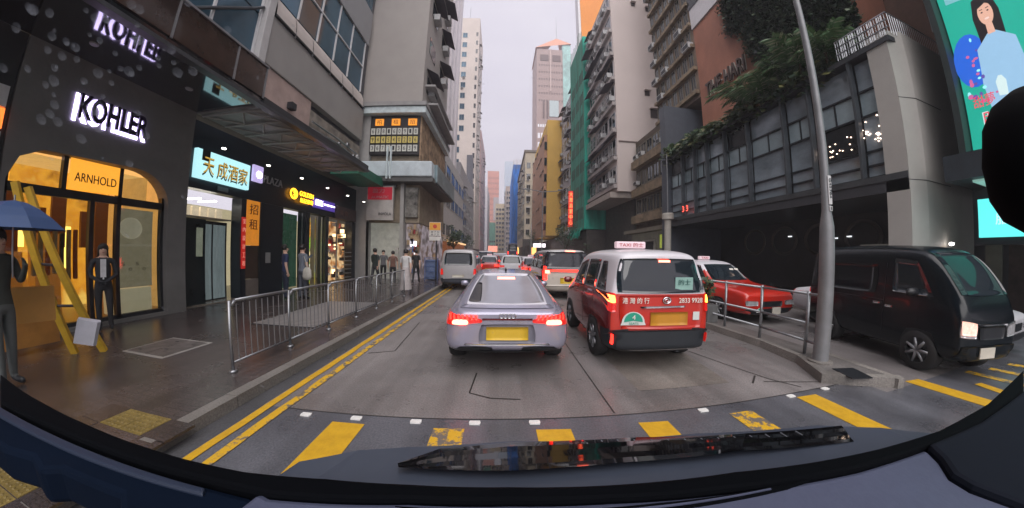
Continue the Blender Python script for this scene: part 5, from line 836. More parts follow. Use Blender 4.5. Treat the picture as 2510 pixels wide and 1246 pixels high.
for k in range(5): B().lathe([(.62, .0), (.70, .05), (.78, 0)], c=(15.1, 6.2+k*1.9, 2.6), axis='x', n=28).go('wall_ring', M('ring_bronze', (.10, .09, .08), .3, .4), HP)
for (y, z) in ((9.2, 2.6), (8.6, 2.65), (7.2, 2.2), (11.5, 2.8)): B().box(15.12, 15.18, y, y+.18, z, z+.05).go('recess_lamp', glow('dim_white_lamp', (.9, .95, 1), 1.2), HP)
B().box(14.9, 15.19, 6.9, 8.1, .13, 2.3).go('entrance', M('entrance_glow', (.04, .04, .04), .3, e=(.5, .45, .4), es=.08, var=.5), HP)
# hotel tower with brick wall, planting
HT = T('hotel_tower', 'brick orange hotel wall with THE HARI lettering rising behind the podium plants', 'building', (15, 10, 8.2)); br = M('brick_orange_wall', (.34, .14, .09), .65, var=.12, sc=1.2, stretch=(1, 1, .5))
B().box(13.0, 19, 6.2, 15.38, 8.2, 17.4).go('brick_wall', br, HT); B().box(12.9, 19, 9.0, 15.38, 17.42, 26).go('white_cladding', M('white_cladding', (.58, .56, .58), .5, var=.05), HT); B().box(12.85, 12.9, 9, 15.4, 19.0, 25.9).go('dark_glass_band', glassd, HT); B().box(15.5, 24, -3, 6.18, 9.0, 26).go('side_wall', M('side_brown_wall', (.12, .06, .04), .7, var=.2), HT)
text('THE HARI', 3.1, .95, (12.94, 13.15, 12.25), '-x', M('hotel_letter_bronze', (.10, .07, .06), .35, .4, var=0), .12, HT); text('THE HARI', 3.1, .95, (12.98, 13.12, 12.27), '-x', M('hotel_letter_edge', (.55, .52, .48), .4, var=0), .03, HT, name='letter_edges')
GW = T('green_wall', 'dark mass of climbing plants covering the hotel wall above the podium', 'plants', (12.8, 9, 9)); b = B(); rr = random.Random(4); random.seed(21)
def inside(y, z):   # planted outline on the wall
    top = 17.4; edge = 12.0+.5*math.sin(z*1.3)+.3*math.sin(z*3.1) if z > 13.2 else 10.6+.6*math.sin(z*1.1)
    return z < top and y < edge and not (y < 8.0 and 13.2 < z < 16.3+.3*math.sin(y*4))
for _ in range(5200):
    y, z = random.uniform(6.1, 12.9), random.uniform(8.6, 17.4)
    if inside(y, z): clump(b, (12.55+random.random()*.4, y, z), .26, 7, .26)
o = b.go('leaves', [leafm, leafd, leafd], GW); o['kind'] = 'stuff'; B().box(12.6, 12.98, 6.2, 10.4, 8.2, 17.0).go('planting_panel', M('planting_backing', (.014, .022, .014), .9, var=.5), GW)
# palms along the terrace edge
def frond_mesh(L_, droop, key):
    b = B(); pts = []
    for k in range(13): t = k/12; pts.append(Vector((L_*t*(1-.18*t), 0, L_*(.55*t-droop*t*t))))
    for p, q2 in zip(pts, pts[1:]): b.beam(p, q2, .014, .010, 4, cap=False)
    for k in range(1, 13):
        p = pts[k]; t = k/12; ll = L_*.36*(1-.65*abs(t-.45)**1.2)
        for s in (-1, 1):
            for dd in (0, .5):
                p2 = p-(pts[k]-pts[k-1])*dd; e = p2+Vector((ll*.45, s*ll*.75, -ll*(.35+.3*random.random()))); m_ = (p2+e)/2+Vector((0, 0, ll*.10)); wv = Vector((.022, -.01*s, 0))
                i = len(b.v); b.v += [tuple(p2), tuple(m_+wv), tuple(e), tuple(m_-wv)]; b.f.append((i, i+1, i+2, i+3)); b.mi.append(0 if random.random() < .8 else 1)
    return b.mesh(key, [M('palm_green', (.12, .21, .10), .25, var=.3, sc=3), M('palm_pale', (.32, .34, .22), .3, var=.2)])
random.seed(8); fm = [frond_mesh(1.0, .55, 'frond'), frond_mesh(1.15, .75, 'frond'), frond_mesh(.9, .35, 'frond')]
random.seed(8)
places = ['farthest palm by the slate end wall', 'palm second from the slate end wall', 'palm above the darkened window bay', 'full palm below the letter T of the hotel name', 'tilted palm under the hotel lettering', 'yellowish palm beside the hotel lettering', 'dense palm where the climbing plants begin', 'palm midway along the terrace', 'palm left of the lamp post top', 'palm just behind the lamp post', 'palm right of the lamp post', 'palm nearest the terrace railing']
for k in range(12):
    y = 16.2-k*.86; x = 11.35+random.uniform(-.1, .25); h_ = random.uniform(.0, .25) if k < 7 else random.uniform(.3, .9)+(.5 if k > 8 else 0)
    P = T('terrace_palm', places[k].capitalize() if 0 else places[k], 'palm', (x, y, 8.2), 0, 'palms along the podium terrace edge')
    B().beam((x, y, 8.15), (x+.03, y, 8.3+h_), .06, .045, 8).go('trunk', M('palm_trunk', (.10, .075, .05), .8, var=.3, sc=8), P)
    for j in range(17): put(random.choice(fm), 'frond', P, loc=(x, y, 8.28+h_), rot=(0, random.uniform(-.85, .15), j*2*PI/17+random.uniform(-.2, .2)), scale=[random.uniform(.7, 1.0) if k < 7 else random.uniform(1.1, 1.8)]*3)
    b = B(); clump(b, (x-.25, y, 8.3), .55, 150, .30, .6); o = b.go('undergrowth', [leafm, leafd, leafy], P); o['kind'] = 'stuff'
# street light column and sign frame at the far end of the podium
CP = T('pale_column', 'pale round stone column with thin pole above it beyond the tall taxi roof', 'column', (10.5, 15.8, .13)); B().lathe([(.2, .13), (.2, 4.0), (.34, 4.02), (.34, 4.35), (.3, 4.4), (.001, 4.4)], c=(10.5, 15.8, 0), n=20).go('shaft', M('pale_stone_column', (.40, .38, .34), .6, var=.1), CP, smooth=False); B().beam((10.5, 15.8, 4.4), (10.5, 15.8, 8.2), .035).go('pole', lpm, CP)
WL = T('amber_wall_lamp', 'small amber warning lamp glowing in the dark recess behind the saloon taxi', 'lamp', (12, 8.6, 1.2)); B().beam((12.2, 7.2, .13), (12.2, 7.2, 1.75), .03).go('pole', darkmet, WL); B().lathe([(.001, -.06), (.05, -.05), (.05, .05), (.001, .06)], c=(12.15, 7.2, 1.42), n=12).go('bulb', glow('amber_bulb', (1, .38, .05), 9), WL)
WL2 = T('wall_lantern', 'small white and amber lantern on the stone pier above the black van', 'lamp', (12.2, 4.35, 2)); B().box(12.40, 12.62, 4.30, 4.40, 1.86, 2.02).go('bracket', M('amber_bracket', (.4, .2, .05), .5, e=(1, .45, .1), es=.8, var=0), WL2); B().lathe([(.001, -.05), (.06, -.03), (.06, .03), (.001, .05)], c=(12.62, 4.26, 2.16), n=12).go('bulb', glow('white_bulb', (1, .95, .9), 9), WL2)
o = B().box(26, 27, -12, 12, .0, 22).go('back_building', M('back_building_dark', (.03, .03, .035), .6), None); tag(o, 'dark building closing the side lane behind the teal display', 'building')
# building on the right edge with green screen
GB = T('screen_building', 'dark corner building carrying a large green screen and a teal lit display', 'building', (13, 0, .13)); db = M('slate_dark_wall', (.022, .03, .038), .5, var=.2)
B().box(12.12, 20, -9, 3.5, 4.28, 16).go('upper_wall', db, GB); B().box(11.0, 20, -9, 3.80, 3.66, 4.30).go('entrance_slab', db, GB); B().box(15.5, 20, -9, 3.6, .13, 3.64).go('recess_wall', M('brown_recess', (.06, .035, .03), .5, var=.3), GB)
B().box(11.9, 12.0, 1.2, 3.40, 2.28, 3.24).go('display', M('teal_display', (.1, .4, .4), .4, e=(.10, .72, .68), es=.95, var=.12, sc=.7), GB); B().box(12.01, 12.3, 1.0, 3.52, 2.1, 3.5).go('display_housing', black, GB); text('腦盤誌誠', 1.35, .28, (11.87, 2.35, 2.72), '-x', M('display_pale_ink', (.5, .7, .75), .5, e=(.55, .85, .9), es=.8, var=0), .01, GB)
B().box(11.3, 13.6, -4, 3.3, 3.60, 3.655).go('lit_soffit', M('soffit_teal_glow', (.30, .48, .43), .5, e=(.4, .75, .65), es=.3, var=.1), GB); B().box(13.5, 13.6, 3.3, 3.7, .13, 3.64).go('pier', M('olive_pier', (.10, .10, .08), .6), GB)  # teal light on the soffit is painted as its own colour and glow
SCN = T('advert_screen', 'tall green advertising screen with a smiling long haired woman in a pale blouse', 'screen', (12.1, 2, 4.4))
gs = M('screen_green', (.01, .20, .15), .5, e=(.01, .34, .25), es=.75, var=.08, sc=.5)
B().box(12.02, 12.12, -2.2, 3.42, 4.42, 10.6).go('panel', gs, SCN)
def flat(name, pts, mt, x): # coloured print on the screen: pts are (y,z)
    me = wall_hole([(-y, z) for y, z in pts], [], .004); me.materials.append(mt); return put(me, name, SCN, loc=(x, 0, 0), rz=-PI/2)
def ell(cy, cz, ry_, rz_, n=20, a0=0): return [(cy+ry_*math.cos(2*PI*k/n), cz+rz_*math.sin(2*PI*k/n)) for k in range(n)]
E2 = lambda n_, c, s_=.7: M(n_, tuple(x*.5 for x in c), .5, e=c, es=s_, var=.06, sc=2)
flat('blue_disc', ell(3.05, 6.9, .42, .75), E2('print_blue', (.02, .12, .62)), 12.012)
flat('caption_box', [(3.25, 8.72), (2.55, 8.60), (2.55, 8.95), (3.25, 9.07)], E2('print_caption', (.18, .45, .50)), 12.010)
cy, cz = 2.42, 7.95
flat('hair', [(cy+.30, cz-.9), (cy+.33, cz), (cy+.24, cz+.5), (cy, cz+.62), (cy-.24, cz+.5), (cy-.33, cz), (cy-.30, cz-.9), (cy-.1, cz-.7), (cy+.1, cz-.7)], E2('print_hair', (.012, .008, .01)), 12.008)
flat('blouse', [(cy+.10, cz-.52), (cy-.10, cz-.52), (cy-.5, cz-.85), (cy-.62, cz-2.3), (cy+.42, cz-2.5), (cy+.50, cz-1.8), (cy+.44, cz-.85)], E2('print_blouse', (.28, .48, .68)), 12.004)
flat('neck', [(cy+.08, cz-.25), (cy-.08, cz-.25), (cy-.09, cz-.56), (cy+.09, cz-.56)], E2('print_skin', (.70, .40, .30)), 12.002); flat('face', ell(cy, cz+.02, .185, .33), E2('print_skin', (0, 0, 0)), 12.0)
for s in (-1, 1): flat('eye', ell(cy+s*.075, cz+.07, .028, .02, 8), E2('print_hair', (0, 0, 0)), 11.996); flat('brow', [(cy+s*.04, cz+.14), (cy+s*.12, cz+.15), (cy+s*.12, cz+.165), (cy+s*.04, cz+.16)], E2('print_hair', (0, 0, 0)), 11.996)
flat('mouth', ell(cy, cz-.13, .06, .028, 10), E2('print_smile', (.8, .6, .55)), 11.996); flat('fringe', [(cy+.19, cz+.2), (cy+.1, cz+.37), (cy-.12, cz+.38), (cy-.2, cz+.2), (cy-.06, cz+.30)], E2('print_hair', (0, 0, 0)), 11.994)
for k in range(22): y, z = rr.gauss(2.98, .16), rr.gauss(6.25, .5); flat('print_spark', ell(y, z, .03+.04*rr.random(), .03+.05*rr.random(), 6), E2(rr.choice(['print_rose', 'print_cyan', 'print_purple']), (.5, .1, .35)) if 0 else {'r': E2('print_rose', (.55, .12, .30)), 'c': E2('print_cyan', (.3, .8, .85)), 'p': E2('print_purple', (.12, .08, .35))}[rr.choice('rcp')], 11.998-.0005*k)
flat('bottle', [(2.62, 5.75), (2.42, 5.72), (2.40, 6.1), (2.48, 6.25), (2.56, 6.26), (2.64, 6.12)], E2('print_white', (.6, .75, .75)), 11.997)
pr = E2('print_red_letter', (.75, .06, .10)); text('甜夢', .5, .32, (11.99, 2.98, 5.75), '-x', pr, .006, SCN); text('財神到', 1.1, .5, (11.99, 2.55, 5.22), '-x', E2('print_white', (0, 0, 0)), .004, SCN); text('財神到', 1.04, .45, (11.975, 2.55, 5.22), '-x', pr, .004, SCN); text('開心', .5, .28, (11.99, 3.0, 9.5), '-x', E2('print_caption', (0, 0, 0)), .006, SCN)
for dy, dz in ((.1, .8), (-.35, .9), (-.2, 1.2)): flat('print_drop', ell(cy+dy-.35, cz+dz-.3, .06, .1, 8), E2('print_white', (0, 0, 0)), 11.997)
B().box(11.6, 12.5, 3.46, 3.62, 4.3, 12).go('frame_column', M('screen_frame_dark', (.02, .03, .03), .5), SCN); B().beam((12.8, 4.0, 8.6), (12.6, 3.9, 10.2), .025).beam((12.8, 4.0, 8.6), (12.7, 3.7, 8.5), .03).go('floodlight_arm', steel, SCN)
# overhead lamp bracket across the street far away
OL = T('street_light', 'double armed street light far down the centre of the road', 'street lamp', (5.2, 33, .13)); B().beam((5.2, 33, .13), (5.2, 33, 9.6), .08, .05).go('pole', lpm, OL); B().path([(2.9, 33, 10.0), (5.2, 33, 9.6), (7.5, 33, 9.8)], .05).go('arm', lpm, OL); 
for x in (2.9, 7.5): B().box(x-.35, x+.35, 32.9, 33.1, 9.85, 9.97).go('lantern', lpm, OL)
SL = T('street_pole', 'slim pale pole on the island further down the road', 'pole', (5.2, 45, .13)); B().beam((5.2, 45, .13), (5.2, 45, 7), .06).go('pole', M('pale_pole', (.45, .44, .45), .4), SL)
def tree(x, y, h, r, label, n=700, dark=False):
    P = T('street_tree', label, 'tree', (x, y, .13), 0, 'street trees far down the road'); B().beam((x, y, .1), (x+.1, y, h*.6), .12, .07).go('trunk', M('bark'), P)
    for s in range(4): a = s*1.6; B().beam((x+.1, y, h*.5), (x+math.cos(a)*r*.6, y+math.sin(a)*r*.6, h*.8), .05, .02, 5).go('limb', M('bark'), P)
    b = B()
    for _ in range(22): c = (x+random.gauss(0, r*.45), y+random.gauss(0, r*.45), h*.8+random.gauss(0, r*.38)); clump(b, c, r*.28, n//22, .24)
    o = b.go('crown', [leafm, leafd, leafd], P); o['kind'] = 'stuff'
tree(-5.5, 30, 4.4, 1.3, 'round dark tree over the left pavement behind the silver van'); tree(7.8, 60, 7.0, 2.2, 'broad tree below the yellow end wall'); tree(8.6, 34, 5.2, 2.0, 'dark tree under the green netting'); tree(6.9, 78, 12, 3.0, 'large grey green tree in front of the olive tenement'); tree(-6.5, 48, 5.0, 1.5, 'second smaller tree on the left pavement')
for (x, y, z, w_, h_, c, s, lab) in ((7.0, 56, 3.6, 2.6, .8, (1, .9, .95), 1.8, 'white lit shop canopy at the right kerb far away'), (6.9, 58, 2.4, 1.0, 1.6, (1, .45, .12), 1.6, 'orange lit shopfront under the far white canopy'), (5.6, 100, 3.0, 1.4, 2.6, (1, .6, .15), 1.6, 'small orange lit sign deep in the street'), (-4.8, 95, 3.4, 3.4, 2.2, (1, .35, .25), .9, 'reddish lit shop signs far on the left')):
    o = B().box(x, x+w_, y, y+.3, z-h_/2, z+h_/2).go('distant_shop_sign', M('far_%d' % int(x*10+y), (.2, .1, .1), .5, e=c, es=s, var=.3, sc=1), None); tag(o, lab, 'sign')
B().box(-8.1, -8.0, 0, .1, 0, .1) and None
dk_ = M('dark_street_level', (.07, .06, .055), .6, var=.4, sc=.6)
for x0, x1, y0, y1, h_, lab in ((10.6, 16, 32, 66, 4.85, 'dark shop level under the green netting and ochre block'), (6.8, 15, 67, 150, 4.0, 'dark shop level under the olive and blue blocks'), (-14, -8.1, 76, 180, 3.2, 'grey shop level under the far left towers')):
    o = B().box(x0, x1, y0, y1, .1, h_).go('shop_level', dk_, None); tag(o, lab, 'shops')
# ---------------------------------------------------------------- own car interior seen at the frame's lower edge
OC = T('own_car', 'navy grey dashboard and black windscreen rim of the car the view looks out from', 'car', (0, .3, 0))
dash = M('dashboard_blue_grey', (.060, .068, .115), .55, var=.08, sc=3, bump=.1); rimb = M('rim_black_rubber', (.001, .0014, .0025), .8, var=0, spec=.06); pill = M('pillar_navy', (.0025, .006, .015), .8, var=.1, spec=.05)
cowl = M('cowl_dash_reflection', (.050, .060, .085), .4, var=.12, sc=2); bonnet = M('bonnet_gloss_black', (.003, .003, .004), .035, 0, var=0, spec=.9)
outer = [(-1.594, .443), (-1.326, .42), (-1.074, .408), (-.798, .399), (-.608, .397), (-.461, .40), (-.304, .415), (-.157, .42), (.02, .419), (.198, .41), (.439, .396), (.622, .371), (.792, .35), (1.023, .328), (1.351, .326), (1.924, .363)]
inner = [(-1.30, .348), (-1.057, .354), (-.797, .357), (-.613, .359), (-.497, .362), (-.375, .362), (-.146, .386), (.019, .387), (.185, .379), (.404, .359), (.676, .324), (.888, .306), (1.162, .287), (1.593, .289)]
B().prism(inner+outer[::-1], 1.24, 1.302).go('windscreen_rim', rimb, OC, bevel=.008)
B().prism([(-.402, .368), (-.375, .361), (-.146, .385), (.019, .386), (.185, .378), (.404, .358), (.676, .323), (.905, .305), (.871, .262), (.825, .224), (.817, .185), (.841, .10), (.5, .02), (-.2, .02), (-.42, .28)], 1.20, 1.296).go('dashboard', dash, OC, bevel=.01)
B().prism([(-1.30, .347), (-1.057, .353), (-.797, .356), (-.613, .358), (-.497, .361), (-.402, .360), (-.42, .285), (-.30, .02), (-.58, .20), (-.591, .261), (-.64, .292), (-.822, .286), (-.86, .262), (-.927, .277), (-1.023, .257), (-1.30, .262)], 1.21, 1.290).go('door_pillar_trim', pill, OC, bevel=.012)
B().prism([(-1.30, .338), (-.797, .346), (-.50, .350), (-.49, .336), (-.797, .326), (-1.30, .312)], 1.285, 1.297).go('pillar_highlight_edge', M('pillar_soft_blue', (.012, .020, .042), .5, var=.05), OC, bevel=.004)
B().prism([(.906, .304), (1.162, .286), (1.593, .288), (1.6, .10), (.845, .05), (.820, .185), (.828, .224), (.873, .262)], 1.20, 1.310).go('right_pillar_trim', M('pillar_near_black', (.004, .006, .012), .85, var=.1, spec=.15), OC, bevel=.012)
B().prism([(-.164, .3745), (-.014, .3735), (.254, .362), (.46, .347), (.572, .338), (.50, .333), (.30, .343), (.10, .352), (-.05, .357)], 1.290, 1.2975).go('demister_vent', rimb, OC)
B().prism([(-.06, .3685), (.25, .3555), (.47, .343), (.47, .3405), (.25, .352), (-.06, .364)], 1.296, 1.2995).go('vent_vane', dash, OC)
# cowl panel standing in for the dash's windscreen reflection, and sloping bonnet edge
def slope(p, y0=.55, z0=1.212, k=-.27): return (p[0], p[1], z0+max(-.01, p[1]-y0)*k)
cw_ = [(-.50, .42), (-.46, .54), (-.36, .63), (-.243, .668), (.032, .718), (.572, .678), (.94, .578), (1.09, .486), (1.25, .36)]
b = B()
for a, c in zip(cw_, cw_[1:]):
    p1, p2 = slope(a), slope(c); q1, q2 = (a[0], .30, 1.235), (c[0], .30, 1.235); b.quad(q1, q2, p2, p1); b.quad(p1, p2, (p2[0], p2[1]+.012, p2[2]-.05), (p1[0], p1[1]+.012, p1[2]-.05)); b.quad((q1[0], q1[1], 1.15), (q2[0], q2[1], 1.15), (p2[0], p2[1]+.012, p2[2]-.05), (p1[0], p1[1]+.012, p1[2]-.05))
b.go('cowl', cowl, OC)
top = [(-.235, .572), (-.153, .66), (.031, .702), (.20, .70), (.395, .691), (.70, .617), (.98, .535)]; bot = [(-.225, .553), (-.10, .552), (.026, .550), (.16, .556), (.30, .557), (.60, .534), (.93, .468)]
b = B(); n = 5
for (a, a2), (c, c2) in zip(zip(top, top[1:]), zip(bot, bot[1:])):
    for k in range(n):
        f = lambda p, q2, t: (p[0]*(1-t)+q2[0]*t, p[1]*(1-t)+q2[1]*t, slope((0, p[1]*(1-t)+q2[1]*t))[2]+.004+.002*math.sin(t*PI*2))
        b.quad(f(a, c, k/n), f(a2, c2, k/n), f(a2, c2, (k+1)/n), f(a, c, (k+1)/n))
b.go('gloss_cowl_strip', bonnet, OC, smooth=True)
for k in range(14): x = .24+k*.045; yy = .688-abs(x-.3)*.235; B().box(x, x+.003, yy-.022, yy, 1.15, slope((0, yy))[2]+.0075).go('cowl_rib', M('rib_grey', (.12, .13, .15), .4), OC)
MR = B().lathe([(.001, -.10), (.03, -.097), (.06, -.08), (.078, -.05), (.085, 0), (.078, .05), (.06, .08), (.03, .097), (.001, .10)], n=32).mesh('edge_visor', M('matt_black_housing', (.003, .003, .004), .9, var=0, spec=.1), True); o = put(MR, 'mirror_housing', OC, loc=(.668, .112, 1.70+.128), scale=(.80, .80, .95))
# ---------------------------------------------------------------- people
skin = M('skin', (.58, .37, .28), .6, var=.05); hairm = M('black_hair', (.012, .010, .010), .5, var=0)
def person(label, x, y, z0, h, rz, top, bottom, pose='stand', hair='short', shoes=None, skirt=False, group=None, sleeves='short'):
    """one continuous skinned body; cloth by height, hair its own part"""
    s = h/1.72; P = T('person', label, 'person', (x, y, z0), rz, group)
    V = {'pel': (0, 0, .95, .135, .10), 'wst': (0, .0, 1.08, .125, .09), 'chs': (0, .0, 1.28, .165, .105), 'nkb': (0, 0, 1.44, .09, .07), 'nk': (0, .01, 1.50, .052, .055), 'hd0': (0, -.005, 1.58, .075, .088), 'hd1': (0, -.01, 1.66, .072, .085)}
    st = {'stand': (.0, .0, .04, -.02), 'walk': (.22, -.20, .16, -.18), 'phone': (.03, -.03, 0, 0), 'clasp': (0, .02, 0, 0)}[pose]
    for sd, k in ((-1, 'l'), (1, 'r')):
        f = st[0] if sd < 0 else st[1]; af = st[2] if sd < 0 else st[3]
        V['hip'+k] = (sd*.09, 0, .88, .095, .09); V['kn'+k] = (sd*.095, -.5*f-.02, .48, .062, .062); V['an'+k] = (sd*.095, -f, .08, .042, .045); V['to'+k] = (sd*.105, -f-.15, .035, .042, .030)
        V['sh'+k] = (sd*.175, 0, 1.40, .062, .06)
        if pose == 'phone' and sd > 0: V['el'+k] = (sd*.20, -.10, 1.16, .043, .043); V['wr'+k] = (sd*.10, -.28, 1.32, .03, .03); V['ha'+k] = (sd*.06, -.32, 1.38, .036, .022)
        elif pose == 'clasp': V['el'+k] = (sd*.23, .02, 1.13, .043, .043); V['wr'+k] = (sd*.07, -.16, 1.00, .03, .03); V['ha'+k] = (sd*.02, -.19, .98, .034, .022)
        else: V['el'+k] = (sd*.225, af*.4+.02, 1.14, .043, .043); V['wr'+k] = (sd*.235, af-.05, .90, .030, .030); V['ha'+k] = (sd*.235, af-.07, .82, .024, .036)
    names = list(V); E_ = [('pel', 'wst'), ('wst', 'chs'), ('chs', 'nkb'), ('nkb', 'nk'), ('nk', 'hd0'), ('hd0', 'hd1')]
    for k in 'lr': E_ += [('pel', 'hip'+k), ('hip'+k, 'kn'+k), ('kn'+k, 'an'+k), ('an'+k, 'to'+k), ('nkb', 'sh'+k), ('sh'+k, 'el'+k), ('el'+k, 'wr'+k), ('wr'+k, 'ha'+k)]
    fing = []
    for k, sd in (('l', -1), ('r', 1)):   # five fingers as short chains
        hx, hy, hz = V['ha'+k][:3]; d = Vector((hx, hy, hz))-Vector(V['wr'+k][:3]); d.normalize(); sidev = Vector((0, 1, 0)).cross(d) if abs(d.y) < .5 else Vector((1, 0, 0)); sidev = d.cross(Vector((1, 0, 0))).normalized()
        for j, (off, ln) in enumerate(((-.027, .055), (-.009, .065), (.009, .06), (.026, .045), (-.045, .035))):
            nm = 'f%s%d' % (k, j); base = Vector((hx, hy, hz))+sidev*off+d*(.01 if j < 4 else -.02); tip = base+d*ln+Vector((-sd*.015, 0, 0)); V[nm+'a'] = (*base, .009, .009); V[nm+'b'] = (*tip, .008, .008); E_ += [('ha'+k, nm+'a'), (nm+'a', nm+'b')]
    names = list(V); me = bpy.data.meshes.new('body'); me.from_pydata([tuple(c*s for c in V[n_][:3]) for n_ in names], [(names.index(a), names.index(b)) for a, b in E_], [])
    o = bpy.data.objects.new('body', me); COL.objects.link(o); md = o.modifiers.new('sk', 'SKIN'); sv_ = me.skin_vertices[0].data
    for i, n_ in enumerate(names): sv_[i].radius = (V[n_][3]*s, V[n_][4]*s); sv_[i].use_root = n_ == 'pel'
    o.modifiers.new('ss', 'SUBSURF').levels = 2; m2 = bpy.data.meshes.new_from_object(o.evaluated_get(bpy.context.evaluated_depsgraph_get())); bpy.data.objects.remove(o); m2.name = 'body'
    for m in (skin, top, bottom, shoes or black): m2.materials.append(m)
    armz = 1.2 if sleeves == 'short' else .93
    for p in m2.polygons:
        c = p.center/s; arm = abs(c.x) > .165 or c.y < -.15
        p.material_index = 3 if c.z < .10 else 2 if c.z < .93 and not (abs(c.x) > .19) and not (c.y < -.16 and c.z > .8) else 0 if c.z > 1.47 else (1 if not arm or c.z > armz else 0); p.use_smooth = True
    put(m2, 'body', P, local=True)
    hb = B().lathe([(.001, .115), (.05, .10), (.085, .055), (.095, 0), (.09, -.05)]+([(.05, -.08)] if hair == 'short' else [(.10, -.16), (.105, -.30), (.03, -.34)]), n=18).mesh('hair', hairm, True)
    for v in hb.vertices:
        v.co *= s
        if v.co.y < -.03*s and v.co.z < .045*s: v.co.y = (-.04 if v.co.z > -.07*s else .03)*s
    put(hb, 'hair', P, loc=(0, .018*s, 1.655*s), local=True)
    fc = B().lathe([(.001, -.02), (.012, -.012), (.001, .014)], c=(0, -.098, 1.62), n=8).mesh('nose', skin, True)
    for v in fc.vertices: v.co *= s
    put(fc, 'nose', P, local=True); eb = B()
    for sg in (-1, 1): put(B().lathe([(.001, -.008), (.011, 0), (.001, .008)], c=(sg*.03*s, -.088*s, 1.645*s), axis='y', n=8).mesh('eye', black), 'eye', P, local=True)
    put(B().box(-.022*s, .022*s, -.093*s, -.086*s, 1.572*s, 1.58*s).mesh('mouth', M('lip', (.25, .06, .05), .5, var=0)), 'mouth', P, local=True)
    if skirt:
        put(B().lathe([(.135*s, 1.02*s), (.17*s, .88*s), (.20*s, .5*s), (.24*s, .12*s)], n=20).mesh('skirt', bottom, True), 'skirt', P, local=True)
    return P
def shoulder_bag(label, x, y, z, mt, sx=.2, sz=.34): 
    b = B(); b.lathe([(.001, 0), (sx*.8, .01), (sx, sz*.3), (sx*.85, sz*.8), (sx*.4, sz)], c=(0, 0, 0), n=14); me = b.mesh('bag', mt, True)
    for v in me.vertices: v.co.y *= .45
    o = put(me, 'shoulder_bag', None, loc=(x, y, z)); tag(o, label, 'bag'); put(B().path([(0, 0, sz), (-.05, 0, sz+.18), (-.12, 0, sz+.36)], .012, 5).mesh('strap', mt), 'strap', o, local=True)
cl = lambda n_, c: M(n_, c, .8, var=.12, sc=6)
person('woman with long dark hair in a black jacket standing by the amber showroom window', -7.62, 3.82, .13, 1.62, PI*.36, cl('black_jacket', (.02, .022, .028)), cl('dark_trousers', (.02, .02, .024)), 'clasp', 'long', sleeves='long')
for nm, z0, z1, w_ in (('shirt_front', 1.02, 1.36, .045), ('lanyard', .98, 1.30, .012)): put(B().box(-w_, w_, -.135, -.10, z0, z1).mesh(nm, cl('white_shirt', (.6, .6, .62))), nm, [o for o in bpy.data.objects if o.name == 'person'][0], local=True)
person('person in a plain navy shirt standing outside the dark shop wall', -6.85, 8.05, .13, 1.72, PI*.8, cl('navy_shirt', (.02, .03, .085)), cl('navy_trousers', (.012, .018, .04)), 'stand')
person('person in a grey blue top beside the navy shirt with a pale bag', -6.38, 8.25, .13, 1.74, PI*.9, cl('grey_blue_top', (.15, .17, .21)), cl('grey_jeans', (.06, .07, .09)), 'phone')
shoulder_bag('cream and black shoulder bag carried by the person in grey blue', -6.10, 8.10, .78, cl('cream_bag', (.45, .43, .38)), .16, .40)
person('woman in white top and long pale skirt walking by the railing end', -3.72, 10.4, .13, 1.66, PI, cl('white_top', (.55, .54, .54)), cl('pale_skirt', (.42, .38, .38)), 'walk', 'short', skirt=True)
person('person in dark green black clothes walking past the food shop', -5.85, 12.3, .13, 1.70, PI*.9, cl('black_green', (.02, .03, .028)), cl('charcoal_trousers', (.04, .04, .045)), 'walk', sleeves='long')
person('person in a brown top among the shoppers under the red and white sign', -5.25, 12.9, .13, 1.60, PI*1.1, cl('brown_top', (.16, .08, .06)), cl('black_trousers', (.015, .015, .018)), 'stand')
person('person in black further along the pavement beyond the woman in white', -4.35, 13.6, .13, 1.68, PI, cl('plain_black', (.015, .015, .017)), cl('black_trousers', (0, 0, 0)), 'walk')
person('shopper in grey near the ladder sign at the tenement corner', -6.3, 14.2, .13, 1.64, .4, cl('mid_grey_top', (.12, .12, .13)), cl('black_trousers', (0, 0, 0)), 'stand')
LPn = person('person at the left edge in a speckled dark jacket standing under a blue umbrella', -5.55, 1.62, .13, 1.74, PI*.62, cl('speckled_jacket', (.045, .05, .045)), cl('grey_trousers', (.10, .11, .11)), 'phone', sleeves='long')
UM = T('umbrella', 'open blue umbrella held over the person at the left edge', 'umbrella', (-5.5, 1.75, 1.3)); ub = M('umbrella_blue', (.025, .06, .16), .6, var=.08)
b = B(); n = 8; C0 = Vector((-5.5, 1.75, 2.22))
for k in range(n):
    for r_ in range(4):
        f = lambda a, t: tuple(C0+Vector((math.cos(a)*.55*t, math.sin(a)*.55*t, -.32*t**1.8)))
        a0, a1 = 2*PI*k/n, 2*PI*(k+1)/n; b.quad(f(a0, r_/4), f(a1, r_/4), f(a1, (r_+1)/4), f(a0, (r_+1)/4))
b.go('canopy', ub, UM); B().beam((-5.5, 1.75, 1.35), (-5.5, 1.75, 2.28), .01).go('shaft', steel, UM)
for k in range(n): a = 2*PI*k/n; B().beam(C0, C0+Vector((math.cos(a)*.56, math.sin(a)*.56, -.33)), .005, n=4).go('rib', darkmet, UM)
o = B().box(-.28, .28, -.01, .01, -.22, .22).go('brown_envelope', M('brown_paper', (.40, .19, .04), .7, var=.1), None); o.location = (-5.75, 1.98, 1.0); o.rotation_euler.z = 1.3; tag(o, 'large flat orange brown envelope held by the person under the umbrella', 'envelope')
for o in list(bpy.data.objects):
    if o.name.startswith('lettering') and 'kind' not in o: pass
S.render.resolution_x, S.render.resolution_y = 1024, 508

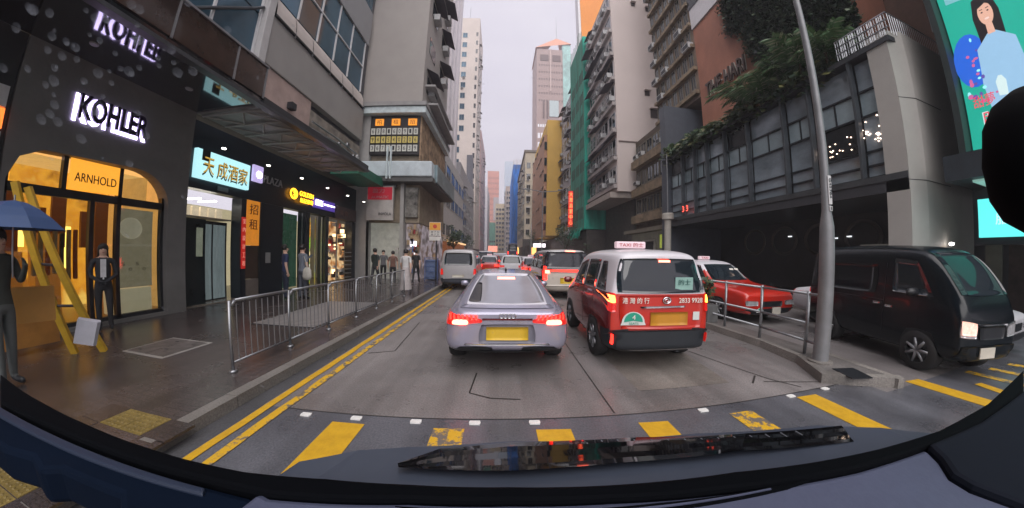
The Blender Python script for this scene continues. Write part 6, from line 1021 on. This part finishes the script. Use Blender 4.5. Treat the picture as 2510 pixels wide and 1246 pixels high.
# ---------------------------------------------------------------- rain drops resting on the windscreen line of the own car
drop = M('rain_drop', (.55, .58, .66), .1, var=0, alpha=.10); rr2 = random.Random(5); b = B()
def cam_dir(px, py):
    dx, dy = px-1255, py-623; r = math.hypot(dx, dy)/624.95; th = r-.16215*r*r-.03245*r**3+.0144*r**4; k = math.sin(th)/(r*624.95)
    return _rot((dx*k, math.cos(th), -dy*k))
wn = Vector((-.35, .82, .45)).normalized() if 0 else Vector((-.45, .75, .48)).normalized()
for k in range(120):
    if k < 85: px, py, rs_ = rr2.gauss(230, 130), rr2.gauss(150, 110), rr2.uniform(2, 7)
    else: px, py, rs_ = rr2.uniform(300, 2200), rr2.uniform(60, 1000), rr2.uniform(2, 4)
    if px < 5 or py < 5: continue
    d = cam_dir(px, py)
    if k < 85: t = .42/max(.3, d.dot(wn)); 
    else: t = .42/max(.3, d.dot(Vector((0, .88, .47))))
    c = Vector((0, 0, 1.70))+d*t; R_ = rs_/625*t; nrm = (wn if k < 85 else Vector((0, .88, .47))).normalized(); a = nrm.orthogonal().normalized(); e = nrm.cross(a); i = len(b.v)
    for j in range(9): b.v.append(tuple(c+(a*math.cos(j*2*PI/9)*R_+e*math.sin(j*2*PI/9)*R_*rr2.uniform(1, 1.25))))
    b.v.append(tuple(c+nrm*R_*.5))
    for j in range(9): b.f.append((i+j, i+(j+1) % 9, i+9)); b.mi.append(0)
o = b.go('raindrops', drop, OC, smooth=True); o['kind'] = 'stuff'
# ---------------------------------------------------------------- air
hz = B().box(-60, 60, -12, 470, -1.2, 165).go('haze', [], None); hm = bpy.data.materials.new('thin_haze'); hm.use_nodes = True; N = hm.node_tree.nodes; N.remove(N['Principled BSDF'])
v_ = N.new('ShaderNodeVolumePrincipled'); v_.inputs['Color'].default_value = (.93, .92, 1, 1); v_.inputs['Density'].default_value = .0016; hm.node_tree.links.new(v_.outputs[0], N['Material Output'].inputs['Volume']); hz.data.materials.append(hm); kind(hz, 'stuff')
S.cycles.volume_bounces = 0; S.cycles.volume_step_rate = 5
